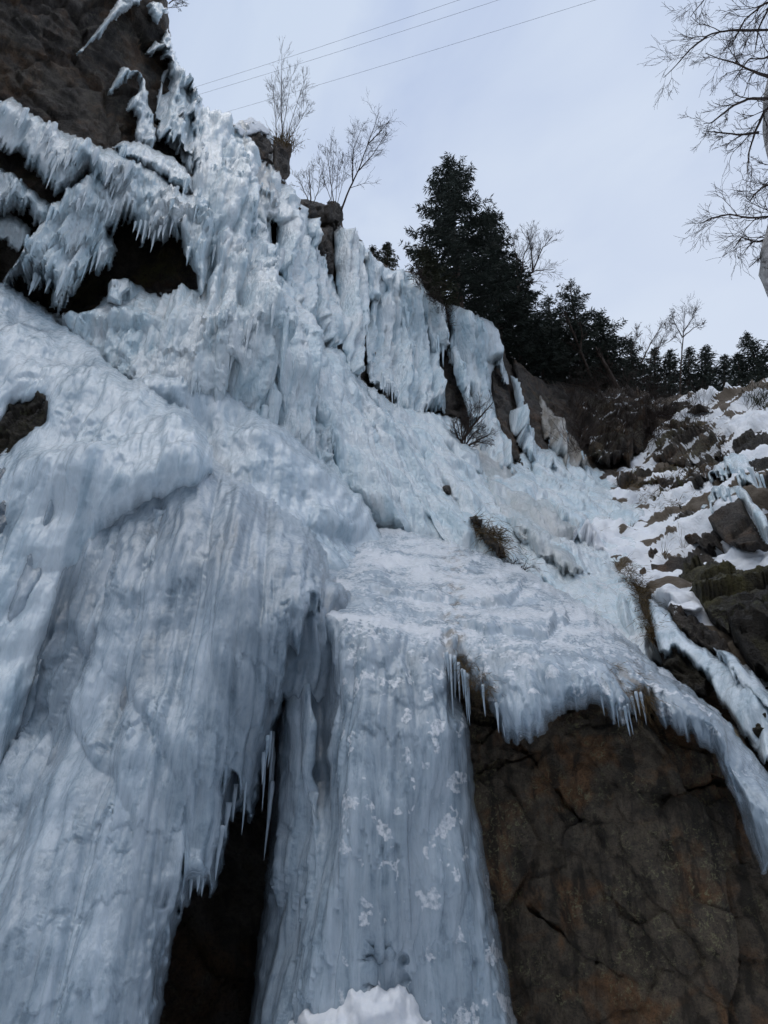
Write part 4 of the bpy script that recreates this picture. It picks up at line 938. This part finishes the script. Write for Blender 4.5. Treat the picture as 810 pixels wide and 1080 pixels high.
def grow(V, F, p, d, ln, rad, lev, r, up=0.15, spread=0.55, kids=5, ns=3, rmin=0.003, wander=0.22):
    k = 5 if lev > 0 else 4
    pts = [p]; dd = d / np.linalg.norm(d)
    for i in range(k):
        dd = dd + r.normal(0, wander * 0.5, 3) + np.array([0, 0, up * 0.25]); dd /= np.linalg.norm(dd)
        pts.append(pts[-1] + dd * ln / k)
    tube(V, F, pts, rad, max(rmin, rad * 0.35), ns)
    if lev <= 0: return
    pts = np.array(pts)
    for i in range(kids):
        t = r.uniform(0.2, 1.0) * k; j = min(int(t), k - 1); q = pts[j] + (pts[j + 1] - pts[j]) * (t - j)
        a = pts[j + 1] - pts[j]; a /= np.linalg.norm(a)
        s = np.cross(a, r.normal(size=3)); s /= np.linalg.norm(s) + 1e-9
        grow(V, F, q, a + s * spread * r.uniform(0.6, 1.4), ln * r.uniform(0.35, 0.65), max(rmin, rad * 0.5), lev - 1, r, up, spread, max(3, kids - 1), 3, rmin, wander)


def bare_tree(name, label, cat, stems, d, r0, seed, kids=7, lev=2, ln=0.45, up=0.2, spread=0.55, rmin=0.008, group=None, mat='twig', trunkmat='bark', wander=0.25, first=0.25, dz=0.3, limb=None, kids0=None):
    """stems: polylines of bearings; each becomes a limb with twigs"""
    r = np.random.default_rng(seed)
    p0 = W(*stems[0][0], d); root = empty(name, tuple(p0), label, cat, group)
    TV, TF, V, F = [], [], [], []
    for si, st in enumerate(stems):
        dd = d + (r.uniform(-dz, dz) if si else 0)
        k = len(st); pts = np.array([W(x, y, dd + dz * 0.8 * math.sin(i * 1.1 + si * 2) * (i > 0)) for i, (x, y) in enumerate(st)])
        t = np.linspace(0, k - 1, 4 * k); pts = np.stack([np.interp(t, np.arange(k), pts[:, c]) for c in range(3)], -1)
        pts[1:-1] += r.normal(0, 0.006 * d / 30, (len(t) - 2, 3))
        rr = r0 * (1 if si == 0 else 0.6) if limb is None or si == 0 else limb
        tube(*((TV, TF) if limb is None or si == 0 else (V, F)), pts, rr, max(rmin, rr * (0.22 if limb is None or si else 0.75)), 6 if limb is None or si == 0 else 4, 0.05)
        L = np.linalg.norm(np.diff(pts, axis=0), axis=1).sum()
        kk = kids if si or kids0 is None else kids0
        for i in range(kk):
            u = first + (1 - first) * (i + r.random()) / kk; j = min(int(u * (len(pts) - 1)), len(pts) - 2)
            a = pts[j + 1] - pts[j]; a /= np.linalg.norm(a); s = np.cross(a, r.normal(size=3)); s /= np.linalg.norm(s)
            grow(V, F, pts[j], a + s * spread * r.uniform(0.6, 1.3), L * ln * r.uniform(0.5, 1.0) * (1.15 - 0.6 * u), max(rmin, rr * 0.45 * (1.1 - u)), lev, r, up, spread, 5, 3, rmin, wander)
    link_mesh('trunk', TV, np.array(TF), MAT[trunkmat], root, tuple(p0))
    link_mesh('crown', V, np.array(F), MAT[mat], root, tuple(p0))
    return root


B = bare_tree
B('birch_tree', 'clump of upright bare birch stems on the dark rock block at the skyline', 'bare tree', [[(298, 152), (297, 110), (297, 66)], [(300, 152), (312, 112), (322, 84)], [(292, 152), (290, 116), (287, 88)], [(302, 152), (316, 128), (326, 110)], [(296, 152), (303, 110), (308, 78)]], 31.5, 0.028, 51, kids=11, ln=0.42, up=0.35, spread=0.5, rmin=0.0032, wander=0.2)
B('birch_tree', 'curved bare birch leaning right over the rock stack, with a wide crown', 'bare tree', [[(360, 222), (366, 205), (378, 180), (388, 152), (400, 118)], [(378, 180), (392, 165), (408, 140)], [(372, 192), (372, 160), (384, 128)], [(388, 152), (400, 140), (410, 128)]], 32, 0.05, 52, kids=14, ln=0.40, up=0.15, spread=0.75, rmin=0.0032, first=0.3, wander=0.22)
B('birch_sapling', 'cluster of thin straight saplings left of the curved birch', 'sapling', [[(352, 214), (348, 186), (345, 158)], [(354, 214), (356, 184), (358, 160)], [(350, 214), (342, 190), (336, 166)], [(356, 214), (362, 190), (364, 164)], [(349, 214), (351, 180), (352, 152)]], 31.5, 0.024, 53, kids=10, ln=0.42, up=0.35, spread=0.5, rmin=0.003, wander=0.2)
B('birch_sapling', 'small bare shrub with a dark stump on the low rock below the saplings', 'sapling', [[(328, 216), (327, 196), (326, 176)], [(328, 216), (320, 200), (314, 186)], [(330, 216), (336, 200), (338, 184)]], 31, 0.035, 54, kids=10, ln=0.5, up=0.3, spread=0.6, rmin=0.003, wander=0.2)
B('bare_tree', 'bare broadleaf crown fanning out behind the right shoulder of the tallest spruce', 'bare tree', [[(540, 330), (548, 300), (562, 286), (584, 284)], [(548, 300), (552, 270), (566, 240)], [(562, 286), (572, 262), (582, 250)], [(546, 306), (545, 276), (540, 250)], [(562, 287), (560, 262), (556, 246)]], 43, 0.08, 55, kids=13, ln=0.45, up=0.3, spread=0.55, rmin=0.0045, wander=0.2)
B('bare_tree', 'slim bare sapling with a small round crown above the low conifer row', 'bare tree', [[(717, 430), (718, 385), (721, 350), (722, 328)], [(720, 356), (712, 342), (708, 330)], [(720, 356), (732, 345), (742, 342)], [(721, 350), (730, 336), (732, 326)]], 45, 0.06, 56, kids=12, ln=0.35, up=0.2, spread=0.7, rmin=0.005, first=0.5, wander=0.2)
B('bare_tree', 'bare saplings leaning right beside the slim one, behind the low conifer row', 'bare tree', [[(676, 384), (686, 362), (700, 340)], [(690, 384), (696, 362), (706, 342)], [(664, 384), (668, 364), (674, 344)], [(684, 384), (692, 368), (712, 356)]], 46.5, 0.05, 57, kids=12, ln=0.45, up=0.3, spread=0.55, rmin=0.005, wander=0.2)
B('bare_tree', 'bent grey trunk leaning left out of the brushy bank under the conifers', 'bare tree', [[(656, 420), (646, 400), (636, 380), (628, 366)], [(640, 388), (634, 378), (630, 372)]], 42.5, 0.2, 58, kids=4, ln=0.3, rmin=0.012)
B('bare_tree', 'thin dead trunk slanting among the twin topped conifers', 'bare tree', [[(624, 400), (612, 370), (602, 345), (596, 328)], [(612, 370), (614, 352), (612, 340)]], 42.8, 0.1, 59, kids=5, ln=0.3, rmin=0.012)
B('bare_bush', 'bare twiggy bush with one thick slanting branch on the ice below the cape', 'bush', [[(484, 470), (496, 452), (508, 438), (520, 424)], [(488, 468), (486, 450), (492, 436)], [(492, 468), (500, 456), (512, 450)], [(486, 468), (480, 454), (478, 444)], [(494, 470), (508, 462), (520, 456)], [(490, 468), (494, 446), (498, 430)], [(492, 470), (504, 466), (514, 468)]], 25.2, 0.06, 60, kids=12, ln=0.55, up=0.15, spread=0.7, rmin=0.0032, first=0.05, wander=0.2)
B('bare_bush', 'fine twigs peeping over the top of the bare rock at the upper edge', 'bush', [[(178, 4), (186, -2), (194, -8)], [(176, 8), (186, 8), (194, 6)], [(174, 0), (180, -10), (184, -22)]], 26.5, 0.02, 61, kids=6, ln=0.5, up=0.1, spread=0.7, rmin=0.0045, first=0.1)
# overhanging birch at the right edge, close to the camera
B('birch_tree', 'pale birch trunk at the right edge with bare branches hanging into the sky', 'bare tree',
  [[(905, 620), (862, 440), (826, 330), (810, 290), (811, 268), (822, 225), (822, 182), (812, 140), (813, 100), (838, 0), (870, -160)],
   [(832, 30), (800, 32), (770, 32), (748, 36), (728, 52), (712, 70), (700, 82)], [(820, 84), (796, 76), (775, 66), (758, 62), (744, 56)], [(826, 96), (806, 118), (796, 140), (790, 160), (788, 184)],
   [(850, 232), (820, 228), (790, 230), (770, 226), (750, 230), (738, 236)], [(812, 104), (790, 104), (772, 112), (750, 130), (742, 130)], [(800, 140), (780, 142), (760, 140), (742, 138)],
   [(840, 190), (806, 196), (795, 206), (790, 214)], [(846, -10), (806, 4), (786, 20), (770, 50)], [(850, -60), (820, -10), (800, 30), (796, 56)], [(860, 240), (826, 262), (806, 268), (790, 282)], [(846, 250), (820, 246), (800, 256), (782, 250), (774, 262)],
   [(850, 30), (824, 52), (806, 62), (790, 62), (774, 84)], [(850, 150), (828, 176), (812, 190), (802, 200)], [(850, -90), (790, -30), (750, -10), (728, 18)]],
  9, 0.11, 62, kids=10, ln=0.34, up=-0.05, spread=0.6, rmin=0.0017, trunkmat='birch', wander=0.3, first=0.15, dz=0.5, limb=0.021, kids0=0)


def tuft(name, label, cat, pts, field, off, n, ln, wd, seed, up=0.6, mat='grass', kind=None, group=None, droop=0.3):
    r = np.random.default_rng(seed); A = []; D = []; L = []
    pts = np.array(pts, float)
    k = r.integers(0, len(pts), n); sp = pts[k] + r.normal(0, 1, (n, 2)) * (3.0 if n > 100 else 0.3)
    A = W(sp[:, 0], sp[:, 1], field(sp[:, 0], sp[:, 1]) - off + r.uniform(0, 0.12, n))
    D = r.normal(0, 0.55, (n, 3)); D[:, 2] = r.normal(up, 0.4, n); D[:, 1] -= 0.45
    L = ln * r.uniform(0.4, 1.2, n)
    v1, f1 = slivers(A, D, L, wd * r.uniform(0.6, 1.2, n), r)
    D2 = D.copy(); D2[:, 2] -= droop * 2.2
    tip = v1.reshape(-1, 4, 3)[:, 2]
    v2, f2 = slivers(tip, D2, L * 0.6, wd * 0.6 * np.ones(n), r)
    V = np.concatenate([v1, v2]); F = np.concatenate([f1, f2 + len(v1)])
    o = link_mesh(name, V, F, MAT[mat], None, tuple(V.min(0)), False)
    return tag(o, label, cat, group, kind or 'thing')


tuft('brushwood', 'tangled bare brushwood covering the brown bank under the conifers', 'brushwood', [(x, y) for x, y in np.stack([rng.uniform(600, 700, 160), rng.uniform(405, 480, 160)], -1)], FA, 1.5, 1500, 1.5, 0.011, 71, up=0.5, mat='twig', kind='stuff')
tuft('brushwood', 'thin dark scrub along the top of the snowy slope', 'brushwood', [(x, 418 - (x - 700) * 0.13 + rng.uniform(0, 50)) for x in rng.uniform(690, 745, 60)], FA, 0.8, 420, 1.1, 0.010, 72, up=0.9, mat='twig', kind='stuff')
tuft('dead_grass', 'withered grass hanging from the turf ledges of the snowy slope', 'grass', [(x, y) for x, y in np.stack([rng.uniform(650, 735, 40), rng.uniform(494, 514, 40)], -1)] + [(x, y) for x, y in np.stack([rng.uniform(676, 715, 20), rng.uniform(522, 536, 20)], -1)] + [(x, y) for x, y in np.stack([rng.uniform(690, 756, 30), rng.uniform(458, 486, 30)], -1)], FA, 0.95, 2200, 0.4, 0.010, 73, up=-0.4, kind='stuff')
tuft('grass_tuft', 'brown tangle of dead stems running down between the two ice slabs at the right', 'dead stems', [(656, 596), (664, 604), (668, 616), (674, 628), (680, 640), (684, 652), (690, 664), (662, 612), (676, 620), (686, 668)], FA, 0.72, 900, 0.26, 0.006, 74, up=0.0)
for i, (x, y, lab) in enumerate([(624, 568, 'leftmost small dead stalk in the snow below the rippled apron'), (640, 556, 'small dead stalk at the foot of the rippled apron'), (664, 560, 'dead stalk in open snow below the short turf ledge'), (700, 590, 'dead stalk beside the tiny dark stone'), (720, 580, 'dead stalk just under the small half buried stone')]):
    tuft('grass_tuft', lab, 'dead stalk', [(x, y)], FA, 0.35, 14, 0.42, 0.006, 175 + i, up=0.8)
tuft('grass_tuft', 'dead grass and roots frozen into the lip above the boulder', 'dead stems', [(640, 706), (650, 700), (660, 704), (668, 712), (676, 722), (684, 735), (632, 712), (662, 726), (672, 738), (648, 720)], FL5, 0.02, 700, 0.2, 0.003, 76, up=-0.8, droop=0.3)
tuft('grass_tuft', 'dark rootlets frozen in the cleft left of the lip', 'dead stems', [(484, 694), (490, 706), (500, 716), (508, 712), (514, 726), (496, 698)], FL5, 0.0, 420, 0.16, 0.003, 77, up=-0.6, droop=0.3)
tuft('grass_tuft', 'straw coloured clump of roots clinging to the long diagonal ice flow', 'dead stems', [(500, 550), (508, 556), (516, 562), (524, 570), (530, 578), (520, 560), (527, 566)], FA, 1.75, 500, 0.42, 0.009, 78, up=-0.4)
tuft('grass_tuft', 'little clump of reddish stems below the straw coloured root clump', 'dead stems', [(540, 598), (545, 604), (550, 608)], FA, 1.6, 160, 0.35, 0.008, 79, up=0.0, mat='twig')
tuft('grass_tuft', 'dead grass cap on the dark skyline block beside the birch clump', 'dead stems', [(300, 152), (306, 153), (294, 150), (309, 155)], FA, 1.0, 200, 0.5, 0.014, 80, up=0.9)
tuft('grass_tuft', 'dark shrubs sticking out of the snow near the right edge', 'shrub', [(796, 420), (800, 426), (804, 430), (808, 424), (792, 428)], FA, 0.6, 160, 0.7, 0.016, 81, up=0.9, mat='needles_warm')
tuft('grass_tuft', 'dead twigs at the head of the fringe under the dark spruce', 'dead stems', [(444, 300), (450, 310), (458, 318), (466, 330), (470, 340), (440, 292)], FA, 1.6, 420, 0.55, 0.014, 82, up=0.2, mat='twig')
rock('small black stone stuck in the diagonal ice flow above the root clump', [(466, 512), (474, 512), (476, 524), (468, 522)], 1.75, seed=151, sc=0.5, roll=3, rib=0.12, rag=0.8)
rock('pair of dark stones at the head of the straw coloured root clump', [(494, 545), (502, 544), (510, 550), (508, 556), (498, 552)], 1.95, seed=152, sc=0.4, roll=3, rib=0.15, rag=1)
rock('dark lump of frozen soil under the straw coloured root clump', [(500, 556), (512, 558), (528, 572), (536, 588), (526, 586), (512, 572)], 1.8, seed=153, sc=0.5, roll=4, rib=0.2, rag=1.5, moss=0.3)

# overhead wires far above
for lab, a_, b_ in (('highest of the three thin wires crossing the pale sky', (120, 118), (490, -2)), ('middle wire of the three crossing the pale sky', (120, 126), (538, -4)), ('lowest wire of the three, ending lowest over the icy skyline', (120, 152), (644, -5))):
    A_ = W(*a_, 85); B_ = W(*b_, 62); dv = B_ - A_
    t = np.linspace(-0.3, 2.2, 40); pts = A_ + t[:, None] * dv; pts[:, 2] -= 0.6 * np.sin(np.clip(t, 0, 1) * math.pi) * 0.7
    V = []; F = []; tube(V, F, pts, 0.013, 0.013, 5)
    tag(link_mesh('overhead_wire', V, np.array(F), MAT['wire'], None, tuple(pts[0])), lab, 'wire', 'overhead wires', 'thing')
# ------------------------------------------------------------------ light
world = bpy.data.worlds.new('World'); scene.world = world; world.use_nodes = True
nt = world.node_tree; n = N(nt); bg = nt.nodes['Background']
sky = n('ShaderNodeTexSky', sky_type='NISHITA'); sky.sun_disc = False
SUN_EL, SUN_AZ = R(74), R(215)
sky.sun_elevation = SUN_EL; sky.sun_rotation = SUN_AZ; sky.air_density = 1.2; sky.dust_density = 2.0
tc = n('ShaderNodeTexCoord').outputs['Generated']
cl = n.noise(n.scaled(tc, 1.0, 1.0, 1.6), 2.6, 5, 0.52, 0.9)
cl2 = n.noise(n.scaled(tc, 1.0, 1.0, 1.4), 0.9, 3, 0.5, 0.3)
cloud = n.mix(n.ramp(cl, (0.38, 0), (0.62, 1)), (3.5, 4.5, 6.9), (5.7, 6.6, 8.1))
cloud = n.mix(n.math('MULTIPLY', n.ramp(cl2, (0.42, 0), (0.6, 1)), 0.6), cloud, (5.9, 6.75, 8.1))
sepz = n('ShaderNodeSeparateXYZ'); n.link(tc, sepz.inputs[0])
lo = n.ramp(sepz.outputs[2], (0.45, 1), (0.95, 0))
cloud = n.mix(n.math('MULTIPLY', lo, 0.55), cloud, (6.5, 7.25, 8.4))
thin = n('ShaderNodeVectorMath', operation='DOT_PRODUCT'); n.link(tc, thin.inputs[0])
thin.inputs[1].default_value = tuple((W(690, 290, 1.0) - CAM) / np.linalg.norm(W(690, 290, 1.0) - CAM))
glow = n.math('MULTIPLY', n.ramp(thin.outputs['Value'], (0.86, 0), (1.0, 1)), n.ramp(cl2, (0.3, 0.4), (0.6, 1)))
cloud = n.mix(n.math('MULTIPLY', glow, 0.5), cloud, (7.3, 7.9, 8.9))
c = n.mix(0.88, sky.outputs[0], cloud)
n.link(c, bg.inputs['Color']); bg.inputs['Strength'].default_value = 0.098
sun = bpy.data.lights.new('sun', 'SUN'); sun.energy = 1.0; sun.angle = R(50); sun.color = (1.0, 0.96, 0.9)
so = bpy.data.objects.new('sun', sun); COL.objects.link(so)
sd = Vector((math.sin(SUN_AZ) * math.cos(SUN_EL), math.cos(SUN_AZ) * math.cos(SUN_EL), math.sin(SUN_EL)))
so.rotation_euler = sd.to_track_quat('Z', 'Y').to_euler(); so.location = (0, 0, 60)
vs = scene.view_settings; vs.view_transform = 'Standard'; vs.look = 'None'; vs.gamma = 1; vs.exposure = 0.2; vs.use_curve_mapping = False
scene.cycles.use_denoising = True
scene.cycles.use_adaptive_sampling = True; scene.cycles.adaptive_threshold = 0.03
scene.cycles.max_bounces = 6; scene.cycles.diffuse_bounces = 3; scene.cycles.glossy_bounces = 2; scene.cycles.transmission_bounces = 2
scene.render.film_transparent = False
